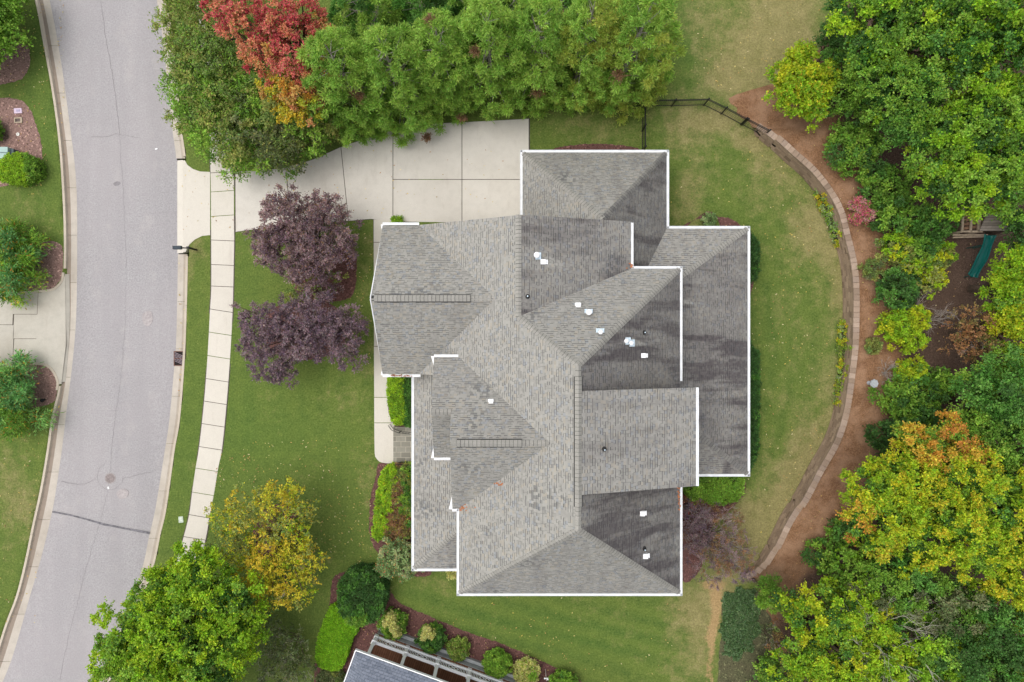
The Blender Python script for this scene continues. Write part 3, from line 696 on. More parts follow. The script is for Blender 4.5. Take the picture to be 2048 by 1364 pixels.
CAPD = mat_island('weathered_cap_shingle', [(.17,.165,.16),(.28,.27,.25),(.21,.205,.20)], .92, .01)
def V(*a): return a
caps('ridge_cap', (.33,6.46,9.12), (.33,1.24,9.12), EW, W_, CAP)
caps('hip_cap', W_.xy(.33,1.24), W_.xy(3.17,-1.15), N_, W_, CAP)
caps('hip_cap', N_.xy(9.23,3.98), N_.xy(3.17,-1.15), EM, N_, CAP)
caps('hip_cap', S_.xy(-2.91,-13.87), S_.xy(3.17,-9.03), W_, S_, CAP)
caps('hip_cap', S_.xy(9.23,-13.87), S_.xy(3.17,-9.03), S_, EM, CAP)
caps('hip_cap', GN.xy(.63,11.27), GN.xy(4.93,6.62), GN, GW, CAP)
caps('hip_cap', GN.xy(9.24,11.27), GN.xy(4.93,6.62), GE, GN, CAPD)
caps('hip_cap', LN.xy(14.08,6.72), LN.xy(8.9,3.14), LE, LN, CAP)
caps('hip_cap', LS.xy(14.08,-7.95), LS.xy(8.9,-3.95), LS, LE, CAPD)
caps('hip_cap', PW.xy(-5.86,-13.6), PW.xy(-2.5,-10.37), PW, PS, CAP)
def ridge_run(A, B, pl, pr, v0, v1):
    """ridge from A to B; between fractions v0..v1 it carries a raised ridge vent"""
    A = Vector(A); B = Vector(B)
    if v0 > .01: caps('ridge_cap', A, A.lerp(B,v0), pl, pr, CAP)
    if v1 < .99: caps('ridge_cap', A.lerp(B,v1), B, pl, pr, CAP)
    a = A.lerp(B,v0); b = A.lerp(B,v1); mb = MB(); d = (b-a).normalized(); s = Vector((-d.y,d.x,0)).normalized(); h = Vector((HX,HY,0))
    for sd,pp in ((1,pl),(-1,pr)):
        e0 = a+s*sd*.19; e1 = b+s*sd*.19
        e0.z = pp.z(e0.x,e0.y)+.035; e1.z = pp.z(e1.x,e1.y)+.035
        mb.bar(e0-h, e1-h, .035, .08)
    v = mb.build('ridge_vent', DARKM, house)
    c = caps('vent_cap', a, b, pl, pr, CAP, .17, .07, .2); c.parent = v
ridge_run(W_.xy(3.17,-1.15), W_.xy(3.17,-9.03), EM, W_, .07, .86)
z1 = G1N.z(0,2.26); ridge_run((-7.38,2.25,z1), (-.87,2.25,z1), G1N, G1S, .02, .80)
z2 = G2N.z(0,-5.05); ridge_run((-3.02,-5.05,z2), (1.85,-5.05,z2), G2N, G2S, .06, .72)
caps('ridge_cap', (-4.1,-3.64,G3S.z(0,-3.64)), (-3.1,-3.64,G3S.z(0,-3.64)), G2N, G3S, CAP)
# gutters along the eaves
def gutter(pts, z, outs, w_=.13):
    for (a,b,n) in outs:
        mb = MB(); a = Vector((a[0]-HX,a[1]-HY,z-.07)); b = Vector((b[0]-HX,b[1]-HY,z-.07)); n = Vector((n[0],n[1],0)); o = n*w_*.5; up = Vector((0,0,1)); d = b-a
        prof = [(-.5,-.06),(.5,-.06),(.5,.085),(.30,.085),(.30,.05),(-.30,.05),(-.30,.085),(-.5,.085)]; k = len(prof)
        vs = [p+o+n*w_*q+up*z_ for p in (a,b) for q,z_ in prof]
        mb.add(vs, [tuple(range(k)), tuple(range(2*k-1,k-1,-1))]+[(i,k+i,k+(i+1)%k,(i+1)%k) for i in range(k)]); mb.build('gutter', WHITE_G, house)
gutter(0, 6.5, [((-3.04,-14.0),(-3.04+.13,-14.0+.13+0),(0,0))][:0]+[((-3.03,-13.87),(9.36,-13.87),(0,-1)), ((-2.91,-14.0),(-2.91,-9.25),(-1,0)), ((9.23,-14.0),(9.23,-7.2),(1,0)), ((9.23,-2.2),(9.23,4.11),(1,0)), ((6.54,3.98),(9.36,3.98),(0,1)), ((6.54,3.98),(6.54,6.5),(1,0))])
gutter(0, 4.5, [((-7.49,6.71),(-5.38,6.71),(0,1)), ((-7.49,-1.93),(-5.30,-1.93),(0,-1))], .15)
gutter(0, 6.5, [((-4.29,-.88),(-2.95,-.88),(0,1)), ((-4.29,-6.4),(-3.15,-6.4),(0,-1)), ((-3.28,-9.22),(-2.95,-9.22),(0,-1))], .14)
gutter(0, 3.2, [((.50,11.27),(9.37,11.27),(0,1)), ((.63,11.4),(.63,6.2),(-1,0)), ((9.24,11.4),(9.24,6.72),(1,0))], .15)
gutter(0, 3.2, [((9.24,6.72),(14.22,6.72),(0,1)), ((14.08,6.86),(14.08,-8.08),(1,0)), ((14.22,-7.95),(8.95,-7.95),(0,-1))], .15)
gutter(0, 3.2, [((-5.86,-13.75),(-5.86,-1.98),(-1,0)), ((-6.0,-13.6),(-2.6,-13.6),(0,-1))], .15)
q = SH.px(1392,775); q2 = SH.px(1392,972); gutter(0, q[2], [((q[0],q[1]),(q2[0],q2[1]),(1,0))], .14)
# white rake boards and cornice returns
mb = MB(); hv = Vector((HX,HY,0))
def rake(a, b, off_): a = Vector(a)-hv-Vector((0,0,.20)); b = Vector(b)-hv-Vector((0,0,.20)); o = Vector(off_); mb = MB(); mb.bar(a+o, b+o, .05, .2); mb.build('rake_board', WHITE, house)
rake((-7.49,6.71,4.5), (-7.38-.12,2.25,z1), (.03,0,0)); rake((-7.49,-1.93,4.5), (-7.5,2.25,z1), (.03,0,0))
rake((-4.29,-.88,6.5), (-4.12,-3.64,G3S.z(0,-3.64)), (.03,0,0)); rake((-4.29,-6.4,6.5), (-4.12,-3.64,G3S.z(0,-3.64)), (.03,0,0))
rake((-3.28,-9.22,6.5), (-3.06,-5.05,z2), (.03,0,0)); rake(EW.xy(.33,6.44), EW.px(1262,443), (0,-.03,0)); rake(W_.px(838,450), W_.px(1037,431), (0,-.03,0))
mb = MB()   # cornice returns visible at the gable corners
for (x,y,z,dy,l) in ((-7.52,6.71,4.42,-1,1.0),(-7.52,-1.93,4.42,1,.9),(-4.36,-.88,6.42,-1,.9),(-4.36,-6.4,6.42,1,1.1),(-3.38,-9.22,6.42,1,1.1)):
    mb = MB(); mb.prism([(x-HX-.10,y-HY-dy*.05),(x-HX+.12,y-HY-dy*.05),(x-HX+.16,y+dy*l-HY)], z-.16, z-.03); mb.build('cornice_return', WHITE, house)
# rust-brown leaf debris at two roof corners
DEB = simple('leaf_debris', (.42,.16,.07), .95, .35, 14)
mb = MB()
for (px,py,pl,n_,sx,sy) in ((919,1011,W_,60,.22,.12),(1357,990,EM,30,.05,.32),(997,967,W_,16,.12,.1),(1262,533,EW,16,.08,.12)):
    c = pl.px(px,py)
    for i in range(n_):
        x,y = c[0]+rng.normal(0,sx), c[1]+rng.normal(0,sy); mb.box((x-HX,y-HY,pl.z(x,y)+.03), (.07,.05,.02), rng.uniform(0,3))
for i in range(40):
    x = -6.7+rng.uniform(-.3,.9); mb.box((x-HX,-2.0-HY+rng.normal(0,.03),4.55), (.08,.03,.015), rng.uniform(-.4,.4))
mb.build('leaf_debris', DEB, house)['kind'] = 'stuff'
# walls
mb = MB()
def bx(x0,x1,y0,y1,z0,z1): mb.prism([(x0-HX,y0-HY),(x1-HX,y0-HY),(x1-HX,y1-HY),(x0-HX,y1-HY)], z0, z1)
def gx(x0,x1,yz):   # gable profile in YZ extruded along X
    n = len(yz); vs = [(x-HX,y-HY,z) for x in (x0,x1) for y,z in yz]; mb.add(vs, [tuple(range(n-1,-1,-1)), tuple(range(n,2*n))]+[(i,(i+1)%n,n+(i+1)%n,n+i) for i in range(n)])
def gy(y0,y1,xz):
    n = len(xz); vs = [(x-HX,y-HY,z) for y in (y0,y1) for x,z in xz]; mb.add(vs, [tuple(range(n)), tuple(range(2*n-1,n-1,-1))]+[(i,n+i,n+(i+1)%n,(i+1)%n) for i in range(n)])
bx(-2.5,8.8,-13.4,3.5,-.1,6.36); gy(3.502,6.05,[(-4.9,-.1),(-4.9,4.5),(.33,8.85),(6.2,6.35),(6.2,-.1)])
gx(-7.1,-4.903,[(6.3,-.1),(6.3,4.5),(2.25,7.8),(-1.5,4.5),(-1.5,-.1)]); bx(-4.9,-2.503,-1.5,3.5,-.1,4.4)
gx(-3.9,-2.503,[(-1.2,3.2),(-1.2,6.3),(-3.64,8.6),(-6.1,6.3),(-6.1,3.2)]); gx(-2.9,-2.506,[(-6.103,3.4),(-6.103,8.8),(-5.05,9.9),(-8.9,6.3),(-8.9,3.4)])
bx(1.0,8.85,6.053,10.9,-.1,3.05); bx(8.803,13.7,-7.5,6.3,-.1,3.05)
gy(-7.1,-2.75,[(3.3,8),(3.3,11.1),(9.0,9.0),(9.0,6.2)])
mb.build('wall', SIDING, house)
GLASS = simple('window_glass', (.05,.06,.07), .1, .2, 3)
for (x,y,z,w_,h_,ax) in [(-7.1,4.2,1.9,1.5,1.6,0),(-7.1,.6,1.9,1.5,1.6,0),(-7.1,2.3,5.4,1.0,1.2,0),(-2.5,-4,1.9,1.0,1.7,0),(-2.5,-11,1.9,1.2,1.7,0),(-3.9,-3.6,5.6,1.3,1.4,0),(-2.5,-11,5.2,1.2,1.4,0),(0,-13.4,1.9,1.1,1.6,1),(5,-13.4,1.9,1.1,1.6,1),(0,-13.4,5,1.1,1.5,1),(5,-13.4,5,1.1,1.5,1),(13.7,3,1.8,1.6,1.7,2),(13.7,-1,1.8,1.6,1.7,2),(13.7,-5,1.8,1.6,1.7,2)]:
    sx = {0:-1,1:0,2:1}[ax]; sy = -1 if ax == 1 else 0
    mb = MB(); t_ = .06
    for dz in (-1,1): mb.box((x-HX+sx*.03,y-HY+sy*.03,z+dz*h_/2), (t_ if ax != 1 else w_+.1, t_ if ax == 1 else w_+.1, .09))
    for dd in (-1,0,1): mb.box((x-HX+sx*.032+(dd*w_/2 if ax==1 else 0),y-HY+sy*.032+(dd*w_/2 if ax!=1 else 0),z), (.08,.08,h_-.1))
    f = mb.build('window', WHITE, house); g_ = MB(); g_.box((x-HX+sx*.008,y-HY+sy*.008,z), (.03 if ax!=1 else w_, .03 if ax==1 else w_, h_-.05)); g_.build('pane', GLASS, f)
mb = MB(); mb.box((-2.53-HX,-6.9-HY,1.25),(.07,1.0,2.1)); mb.build('front_door', simple('door_paint',(.09,.03,.02),.4), house)
mb = MB(); mb.box((.98-HX,8.5-HY,1.2),(.06,4.0,2.3)); 
for i in range(4): mb.box((.95-HX,8.5-HY,.3+i*.57),(.04,3.8,.05))
mb.build('garage_door', WHITE, house)
mb = MB(); mb.box((-4.1-HX,-7.75-HY,.02),(3.1,11.2,.30)); mb.build('porch_floor', SLATE, house)
for y in (-2.6,-5.6,-8.1,-10.6,-13.1):
    mb = MB(); mb.box((-5.4-HX,y-HY,1.6),(.22,.22,2.9)); mb.box((-5.4-HX,y-HY,.27),(.32,.32,.2)); mb.box((-5.4-HX,y-HY,3.0),(.32,.32,.12)); mb.build('porch_post', WHITE, house)
# roof vents and pipes
def pipe_vent(px, py, pl, r_=.11, h_=.38, base=1):
    x,y,z = pl.px(px,py); x -= HX; y -= HY
    mb = MB(); mb.lathe([(r_*.75,-.15),(r_*.75,h_)], (x,y,z), 14)
    mb.box((x+.03*base,y,z+.01),(.42,.36,.03)); o = mb.build('vent_pipe', GALV, house)
    mb = MB(); mb.lathe([(r_*1.35,h_-.02),(r_*1.45,h_+.03),(r_*1.3,h_+.10),(r_*.5,h_+.14)], (x,y,z), 18); mb.build('vent_hood', WHITE, o)
def box_vent(px, py, pl, s=.30, flange=(0,0)):
    x,y,z = pl.px(px,py); x -= HX; y -= HY; mb = MB()
    mb.box((x,y,z+.06),(s,s,.24), 0, .92); mb.box((x+flange[0],y+flange[1],z+.0),(s*1.25 if not flange[0] else s*.9,s*.85,.06)); mb.build('box_vent', WHITE, house)
def soil_pipe(px, py, pl):
    x,y,z = pl.px(px,py); x -= HX; y -= HY; mb = MB(); mb.lathe([(.13,-.08),(.12,.04),(.06,.08),(.055,.30)], (x,y,z), 14); o = mb.build('soil_pipe', DARKM, house)
    mb = MB(); mb.lathe([(.035,.28),(.035,.32)], (x,y,z), 10); mb.build('pipe_collar', GALV, o)
pipe_vent(1073,512,EW,.11,.42); box_vent(1086,524,EW,.28,(.13,0)); soil_pipe(1055,593,EW)
box_vent(1156,610,N_,.26); pipe_vent(1176,625,N_,.11,.4); pipe_vent(1199,664,N_,.085,.36)
pipe_vent(1260,686,EM,.08,.34); pipe_vent(1252,682,EM,.08,.06); soil_pipe(1288,665,EM); box_vent(1286,711,EM,.26,(.13,0))
box_vent(982,802,G2N,.24); soil_pipe(1208,898,SH); box_vent(1284,1026,EM,.27,(.12,0)); box_vent(1290,1111,EM,.27,(.12,0)); soil_pipe(1288,1097,EM)

# ---------------------------------------------------------------- neighbour's house, south
NZ = 3.9
A = Vector(P(712,1303,NZ)); Bp = Vector(P(880,1364,NZ)); ux = (Bp-A); ux.z = 0; ux.normalize(); uy = Vector((ux.y,-ux.x,0))   # uy: towards the inside (south-west)
nh = thing('neighbour_house', "corner of a neighbouring house with dark slate blue roof and white railed porch", 'house', (A.x,A.y,0), atan2(ux.y,ux.x))
# local frame: +x along the porch, -y towards the house interior
n = NT('slate_shingles', .9); br = n.n('ShaderNodeTexBrick'); n.L(n.pos(), br.inputs['Vector']); br.offset = .5
br.inputs['Scale'].default_value = 1; br.inputs['Brick Width'].default_value = .3; br.inputs['Row Height'].default_value = .15; br.inputs['Mortar Size'].default_value = .012
br.inputs['Color1'].default_value = (.10,.12,.16,1); br.inputs['Color2'].default_value = (.18,.205,.26,1); br.inputs['Mortar'].default_value = (.06,.07,.09,1)
n.color(n.mix(n.ramp(n.noise(9,4,.7),.4,.7,0,.5), br.outputs[0], (.27,.29,.34))); n.bump(n.noise(20,3), .01); NSH = n.m
mb = MB(); w0 = 20; mb.add([(0,0,NZ),(w0,0,NZ),(w0-3.6,-3.6,NZ+1.6),(3.6,-3.6,NZ+1.6),(0,-14,NZ),(3.6,-10.4,NZ+1.6),(w0,-14,NZ),(w0-3.6,-10.4,NZ+1.6)], [(0,3,2,1)[::-1] if 0 else (0,1,2,3),(4,0,3,5),(1,6,7,2),(6,4,5,7),(3,2,7,5)])
mb.prism([(.02,-.02),(w0-.02,-.02),(w0-.02,-13.98),(.02,-13.98)], NZ-.12, NZ-.004)
mb.build('roof', NSH, nh)
mb = MB(); mb.bar((-.03,.05,NZ-.10),(w0,.05,NZ-.10),.06,.2); mb.bar((-.05,.08,NZ-.10),(-.05,-14,NZ-.10),.06,.2); mb.build('fascia', WHITE, nh)
mb = MB(); mb.prism([(2.2,-2.4),(w0-2,-2.4),(w0-2,-13.2),(2.2,-13.2)], -.1, NZ-.12); mb.build('wall', SIDING, nh)
px0 = Vector(P(752,1268,.85)); loc = px0-A; pxl = loc.dot(ux); pyl = -loc.dot(uy); px1 = pxl+14
DECK = mat_planks('deck_boards', (.20,.085,.045), (.28,.125,.07), .14, 0)
mb = MB(); mb.prism([(pxl,pyl),(px1,pyl),(px1,-2.4),(pxl,-2.4)], .70, .82); mb.build('porch_deck', DECK, nh)
mb = MB(); mb.prism([(pxl+.05,pyl+.02),(px1,pyl+.02),(px1,pyl-.15),(pxl+.05,pyl-.15)], -.1, .69); mb.prism([(pxl-.06,pyl+.26),(px1,pyl+.26),(px1,pyl+.06),(pxl-.06,pyl+.06)], -.1, .28); mb.build('foundation', simple('grey_foundation', (.36,.38,.39), .8, .15, 3), nh)
np_ = 7; sp = 2.08
for i in range(np_):
    x = pxl+.08+i*sp; mb = MB(); mb.box((x,pyl-.10,(.8+NZ-.2)/2),(.19,.19,NZ-.2-.8)); mb.box((x,pyl-.10,1.0),(.25,.25,.3)); mb.box((x,pyl-.10,NZ-.35),(.27,.27,.12)); mb.box((x,pyl-.10,1.78),(.29,.29,.06)); mb.build('porch_post', WHITE, nh)
    if i < np_-1:
        a,b = x+.1, x+sp-.1; mb = MB(); y = pyl-.10
        mb.bar((a,y,1.72),(b,y,1.72),.17,.10); mb.bar((a,y,.96),(b,y,.96),.14,.14); L = b-a
        for k in range(5):
            for s_ in (0,1):
                xx = a+.07+k*.105 if s_ == 0 else b-.07-k*.105; mb.box((xx,y,1.33),(.04,.04,.72))
        c0,c1 = a+.58,b-.58; cm = (c0+c1)/2
        for q0,q1 in (((c0,.98),(cm,1.33)),((cm,1.33),(c1,1.68)),((c0,1.68),(cm,1.33)),((cm,1.33),(c1,.98)),((c0,1.33),(cm,1.68)),((cm,1.68),(c1,1.33)),((c1,1.33),(cm,.98)),((cm,.98),(c0,1.33))):
            mb.bar((q0[0],y+random.uniform(-.002,.002),q0[1]),(q1[0],y,q1[1]),.03,.035)
        mb.build('railing', WHITE, nh)
mb = MB(); mb.prism([(pxl-.02,pyl+.02),(pxl+.12,pyl+.02),(pxl+.12,-2.4),(pxl-.02,-2.4)], .82, .9); mb.build('deck_trim', simple('brown_trim',(.20,.10,.06),.7), nh)
mb = MB(); mb.bar((pxl+.02,pyl-.2,1.72),(pxl+.02,-2.4,1.72),.1,.08); mb.bar((pxl+.02,pyl-.2,.94),(pxl+.02,-2.4,.94),.1,.08)
for k in range(20): mb.box((pxl+.02,pyl-.3-k*.11,1.33),(.04,.04,.72))
mb.build('railing', WHITE, nh)

# ---------------------------------------------------------------- fence, mailbox and other site objects
def fence(name, label, pts, h_=1.25, sp=1.95, posts=None):
    """pts: world xyz base points"""
    o = Vector(pts[0]); t = thing(name, label, 'fence', o)
    pan = MB(); first = True
    for a,b in zip(pts[:-1], pts[1:]):
        a = Vector(a)-o; b = Vector(b)-o; d = b-a; L = Vector((d.x,d.y,0)).length; dn = d/L
        for z in (.12, h_-.18, h_-.02): pan.bar(a+Vector((0,0,z)), b+Vector((0,0,z)), .035, .035)
        n_ = int(L/.115)
        for i in range(1,n_): p = a+d*i/n_; pan.bar(p+Vector((0,0,.06)), p+Vector((0,0,h_)), .018, .018)
        k = max(1, round(L/sp))
        for i in range(0 if first else 1, k+1):
            p = a+d*i/k; m = MB(); m.box((p.x,p.y,p.z+h_/2+.02),(.07,.07,h_+.1)); m.box((p.x,p.y,p.z+h_+.09),(.09,.09,.04)); m.build('fence_post', BLACK, t)
        first = False
    pan.build('picket_panel', BLACK, t); return t
fence('picket_fence', 'black metal picket fence running north from the garage corner to the conifers', [P(1284,304),P(1284,262),P(1284,222)])
fence('picket_fence', 'black metal picket fence with a gate stepping from the conifers onto the stone wall', [P(1240,213),P(1290,213),P(1343,212.5),P(1407,211),P(1442,228,.05),P(1481,249,.1)], 1.2)
fence('picket_fence', 'short last black fence section standing on the stepped end of the stone wall', [P(1484,250.5,.25),P(1526,272,.45)], 1.2)
# step railings at the front walk
for nm,lab,pts in (('stair_railing','curved black iron stair railing beside the clipped lime hedge at the front steps',[(781,848,.1),(787,857,.15),(800,862,.3),(826,865,.35)]),('stair_railing','curved black iron stair railing beside the yellow and brown shrub bed at the front steps',[(785,933,.1),(791,926,.15),(800,924,.3),(826,926,.35)])):
    L = [Vector(P(*p)) for p in pts]; o = L[0].copy(); o.z = 0; t = thing(nm, lab, 'railing', o); mb = MB()
    LS_ = [Vector(v) for v in zip(*[np.interp(np.linspace(0,3,14),[0,1,2,3],[p[i] for p in L]) for i in range(3)])]
    for z in (.1,.82): mb.tube([p-o+Vector((0,0,z)) for p in LS_], .016, 6)
    for p in LS_: mb.bar(p-o+Vector((0,0,-.1)), p-o+Vector((0,0,.82)), .014, .014)
    mb.build('balusters', BLACK, t); m = MB()
    q = LS_[9]-o; m.box((q.x,q.y,q.z+.4),(.04,.04,1.0)); m.build('newel_post', BLACK, t)
# mailbox
x,y,_ = P(393,500); t = thing('mailbox', 'black mailbox on a black post beside the driveway apron', 'mailbox', (x,y,0))
m = MB(); m.box((0,0,.55),(.10,.10,1.3)); m.box((0,0,1.22),(.13,.13,.05)); m.build('post', BLACK, t)
m = MB(); m.bar((.1,0,.98),(-.85,0,.98),.07,.07); m.bar((0,0,.6),(-.4,0,.95),.05,.05); m.build('arm', BLACK, t)
m = MB(); prof = [(-.11,1.02),(-.11,1.16),(-.08,1.22),(0,1.245),(.08,1.22),(.11,1.16),(.11,1.02)]; nn = len(prof)
m.add([(-.92,a_,b_) for a_,b_ in prof]+[(-.42,a_,b_) for a_,b_ in prof], [tuple(range(nn)), tuple(range(2*nn-1,nn-1,-1))]+[(i,nn+i,nn+(i+1)%nn,(i+1)%nn) for i in range(nn)])
bx_ = m.build('box', simple('mailbox_paint', (.045,.06,.075), .35, .2, 5), t); m = MB(); m.box((-.93,0,1.13),(.02,.2,.2)); m.build('door', BLACK, bx_)
m = MB(); m.box((-.55,.125,1.2),(.16,.015,.03)); m.build('flag', simple('grey_flag', (.2,.22,.24), .4), bx_)
# manhole, storm grate, utility plate
x,y,_ = P(219,957); t = thing('manhole_cover', 'round rusty brown manhole cover in the road', 'manhole cover', (x,y,ROADZ+.05))
m = MB(); m.lathe([(.36,-.03),(.36,.008),(.30,.012),(.30,-.03)], (0,0,0), 32); m.build('rim', simple('cast_iron_rim', (.33,.30,.295), .8, .2, 8), t)
m = MB(); m.lathe([(.29,-.03),(.29,.010)], (0,0,0), 32)
for r0 in (.08,.16,.24): m.lathe([(r0,.008),(r0,.020),(r0-.025,.020),(r0-.025,.008)], (0,0,0), 28)
m.build('cover', simple('cast_iron', (.27,.23,.225), .8, .25, 10), t)
m = MB(); m.box((-.12,-.62,.01),(.09,.16,.008),.2); tag(m.build('road_marker', WHITE, None, (x,y,ROADZ+.05)), 'small white paint mark in the road just below the manhole cover', 'paint mark')
x,y,_ = P(356.5,717); t = thing('storm_drain', 'rectangular iron storm drain grate set in the gutter', 'drain grate', (x,y,ROADZ+.035))
m = MB(); W2,H2 = .60,.90
m.box((0,0,-.02),(W2,H2,.03)); m.build('pit', simple('dark_pit', (.02,.015,.015), .9), t)
m = MB()
for dx in (-1,0,1): 
    if dx: m.box((dx*W2/2,0,.0),(.05,H2+.05,.07))
for dy in (-1,0,1): m.box((0,dy*H2/2,.003),(W2,.05,.07))
m.build('frame', simple('rusty_iron', (.16,.085,.07), .8, .3, 9), t); m = MB()
for i in range(-9,12):
    y0 = i*.09; a_ = (-W2/2+.03, y0+.12); b_ = (W2/2-.03, y0-.12)
    if max(abs(a_[1]),abs(b_[1])) < H2/2+.02: m.bar((a_[0],min(a_[1],H2/2-.03),.02),(b_[0],max(b_[1],-H2/2+.03),.02),.028,.03)
m.build('grate_bars', simple('grate_iron', (.30,.24,.27), .6, .3, 9), t)
x,y,_ = P(362,1039); t = thing('utility_plate', 'small pale green water meter plate in the grass strip beside the sidewalk', 'utility cover', (x,y,0), .1)
m = MB(); m.box((0,0,.005),(.30,.40,.05)); m.build('plate', simple('plate_concrete', (.48,.55,.45), .8, .1, 9), t); m = MB(); m.box((0,.02,.034),(.16,.22,.012)); m.build('lid', simple('plate_lid', (.58,.64,.55), .7), t)
# neighbour's utility covers
x,y,_ = P(37,222); t = thing('utility_cover', 'pale lilac rectangular utility cover in the mulch beside the lawn', 'utility cover', (x,y,0), .05)
m = MB(); m.box((0,0,.03),(.52,.34,.08),0,.95); m.build('cover', simple('lilac_plastic', (.62,.50,.62), .5, .05), t); m = MB(); m.box((.03,0,.075),(.24,.15,.012)); m.box((.03,0,.083),(.16,.08,.01)); m.build('lid', simple('lilac_dark', (.42,.36,.5), .5), t)
x,y,_ = P(38,241); t = thing('meter_box', 'open grey-tan concrete meter box in the mulch below the lilac cover', 'utility cover', (x,y,0), .05)
m = MB(); 
for dy,dx,sx_,sy_ in ((.14,0,.5,.07),(-.14,0,.5,.07),(0,.2,.12,.21),(0,-.22,.07,.21)): m.box((dx,dy,.04),(sx_,sy_,.1))
m.build('frame', simple('tan_concrete', (.40,.33,.25), .9), t); m = MB(); m.box((-.02,0,.005),(.34,.2,.04)); m.build('recess', simple('recess_grey', (.14,.11,.10), .9), t)
x,y,_ = P(37,269); m = MB(); m.lathe([(.11,0),(.11,.06),(.05,.07),(.05,.03)], (0,0,0), 16); tag(m.build('valve_ring', simple('ring_white', (.72,.70,.66), .6), None, (x,y,.01)), 'small white round valve ring lying in the mulch', 'utility cover')
x,y,_ = P(6,306,.6); t = thing('transformer_box', 'pale teal metal utility transformer box half behind the clipped yellow-green bush', 'utility box', (x,y,0))
m = MB(); m.box((-.1,0,.35),(.95,.75,.7),0,.97); m.build('cabinet', simple('teal_paint', (.34,.47,.44), .5, .05), t)
m = MB(); m.box((.45,.05,.25),(.28,.5,.5)); m.box((-.1,0,.72),(1.0,.03,.02)); m.build('dark_side', simple('teal_shadow_metal', (.08,.11,.12), .6), t)
x,y,_ = P(84,801,.3); t = thing('path_light', 'small black landscape light in the mulch near the neighbour drive', 'garden light', (x,y,0))
m = MB(); m.tube([(0,0,-.1),(0,0,.3)], .02, 8); m.build('stake', BLACK, t); m = MB(); m.lathe([(.12,.28),(.10,.36),(.03,.42)], (0,0,0), 14); m.box((.14,.05,.33),(.16,.1,.08),.5); m.build('hood', BLACK, t)
x,y,_ = P(311,297); m = MB(); m.box((0,0,0),(.16,.07,.02),.2); m.box((.05,.02,.01),(.07,.06,.02),.9); tag(m.build('litter', WHITE, None, (x,y,ROADZ+.03)), 'scrap of white paper litter lying on the road', 'litter')
# birdbath
x,y = P(1748,767,HT+.6)[:2]; hz = hterr(x,y); t = thing('birdbath', 'pale grey stone birdbath with scalloped basin on the pine straw', 'birdbath', (x,y,hz))
t.scale = (.85,.85,.9); STN = simple('cast_stone', (.38,.40,.43), .8, .12, 8); m = MB(); m.lathe([(.16,-.05),(.14,.08),(.07,.15),(.06,.5),(.1,.58)], (0,0,0), 12); m.build('pedestal', STN, t)
m = MB(); n_ = 32; prof = [(.08,.56),(.22,.60),(.31,.68),(.30,.70),(.24,.66),(.04,.63)]; vs = []; fs = []
for r_,z_ in prof:
    for k in range(n_): q = r_*(1+.09*cos(8*2*pi*k/n_)*(r_>.2)); vs.append((q*cos(2*pi*k/n_),q*sin(2*pi*k/n_),z_))
for i in range(len(prof)-1):
    for k in range(n_): fs.append((i*n_+k,i*n_+(k+1)%n_,(i+1)*n_+(k+1)%n_,(i+1)*n_+k))
fs.append(tuple(range(5*n_,6*n_))); m.add(vs, fs); m.build('basin', STN, t)
# playset and slide
WOODG = mat_planks('weathered_boards', (.24,.20,.17), (.36,.31,.27), .14, pi/2)
WOODT = simple('weathered_timber', (.38,.30,.22), .85, .25, 6)
def T3(px,py,z): p = P(px,py,HT+z); return Vector(p)
o = T3(1975,455,0); o.z = HT
t = thing('playset', 'weathered timber play tower with ladder and plank roof half hidden by trees', 'playset', o)
m = MB(); a,b,c,d = [T3(*q)-o for q in ((1959,462,2.2),(2030,462,2.2),(2040,415,3.1),(1980,415,3.1))]; m.add([a,b,c,d]+[v-Vector((0,0,.06)) for v in (a,b,c,d)], [(0,1,2,3),(7,6,5,4),(0,4,5,1),(1,5,6,2),(2,6,7,3),(3,7,4,0)]); m.build('plank_roof', WOODG, t)
m = MB(); m.bar(T3(1923,463,2.0)-o, T3(1965,463,2.0)-o, .10,.10); m.bar(T3(1905,470,1.2)-o, T3(1975,470,1.2)-o,.09,.09); m.bar(T3(1905,475,.9)-o, T3(1975,473,.9)-o,.09,.09)
for q in ((1924,1.0),(1941,1.0),(1957,1.5)): m.bar(T3(q[0],463,2.0)-o, T3(q[0]+3,412,2.0)-o, .11*q[1],.10)
m.build('frame', WOODT, t)
for q in ((1924,463),(1957,463),(2030,463),(1927,412),(2035,412)):
    k = T3(q[0],q[1],2.0)-o; m = MB(); m.box((k.x,k.y,k.z/2-.1),(.11,.11,k.z+.2)); m.build('post', WOODT, t)
m = MB()
for i in range(5): m.bar(T3(1924,425+i*8,1.9)-o, T3(1957,421+i*8,1.9)-o,.16,.04)
m.build('deck', simple('deck_wood', (.22,.13,.08), .85, .3, 6), t)
o = T3(1955,520,0); o.z = HT
t = thing('playground_slide', 'dark green plastic wave slide coming down from the play tower', 'slide', o)
cl = [(1978,470,1.75),(1976,478,1.70),(1972,490,1.45),(1966,505,1.15),(1960,520,.95),(1953,532,.6),(1946,545,.35),(1942,553,.30)]
C_ = [T3(*q)-o for q in cl]; m = MB(); prof = [(-.36,.12),(-.34,.17),(-.28,.17),(-.24,.05),(-.12,-.03),(.12,-.03),(.24,.05),(.28,.17),(.34,.17),(.36,.12)]; nn = len(prof); vs = []; fs = []
for i,p in enumerate(C_):
    d = (C_[min(i+1,7)]-C_[max(i-1,0)]); d.z = 0; d.normalize(); s_ = Vector((-d.y,d.x,0)); wv = .92+.14*cos(i*1.6)
    for a_,b_ in prof: vs.append(p+s_*a_*wv+Vector((0,0,b_)))
for i in range(7):
    for k in range(nn-1): fs.append((i*nn+k,i*nn+k+1,(i+1)*nn+k+1,(i+1)*nn+k))
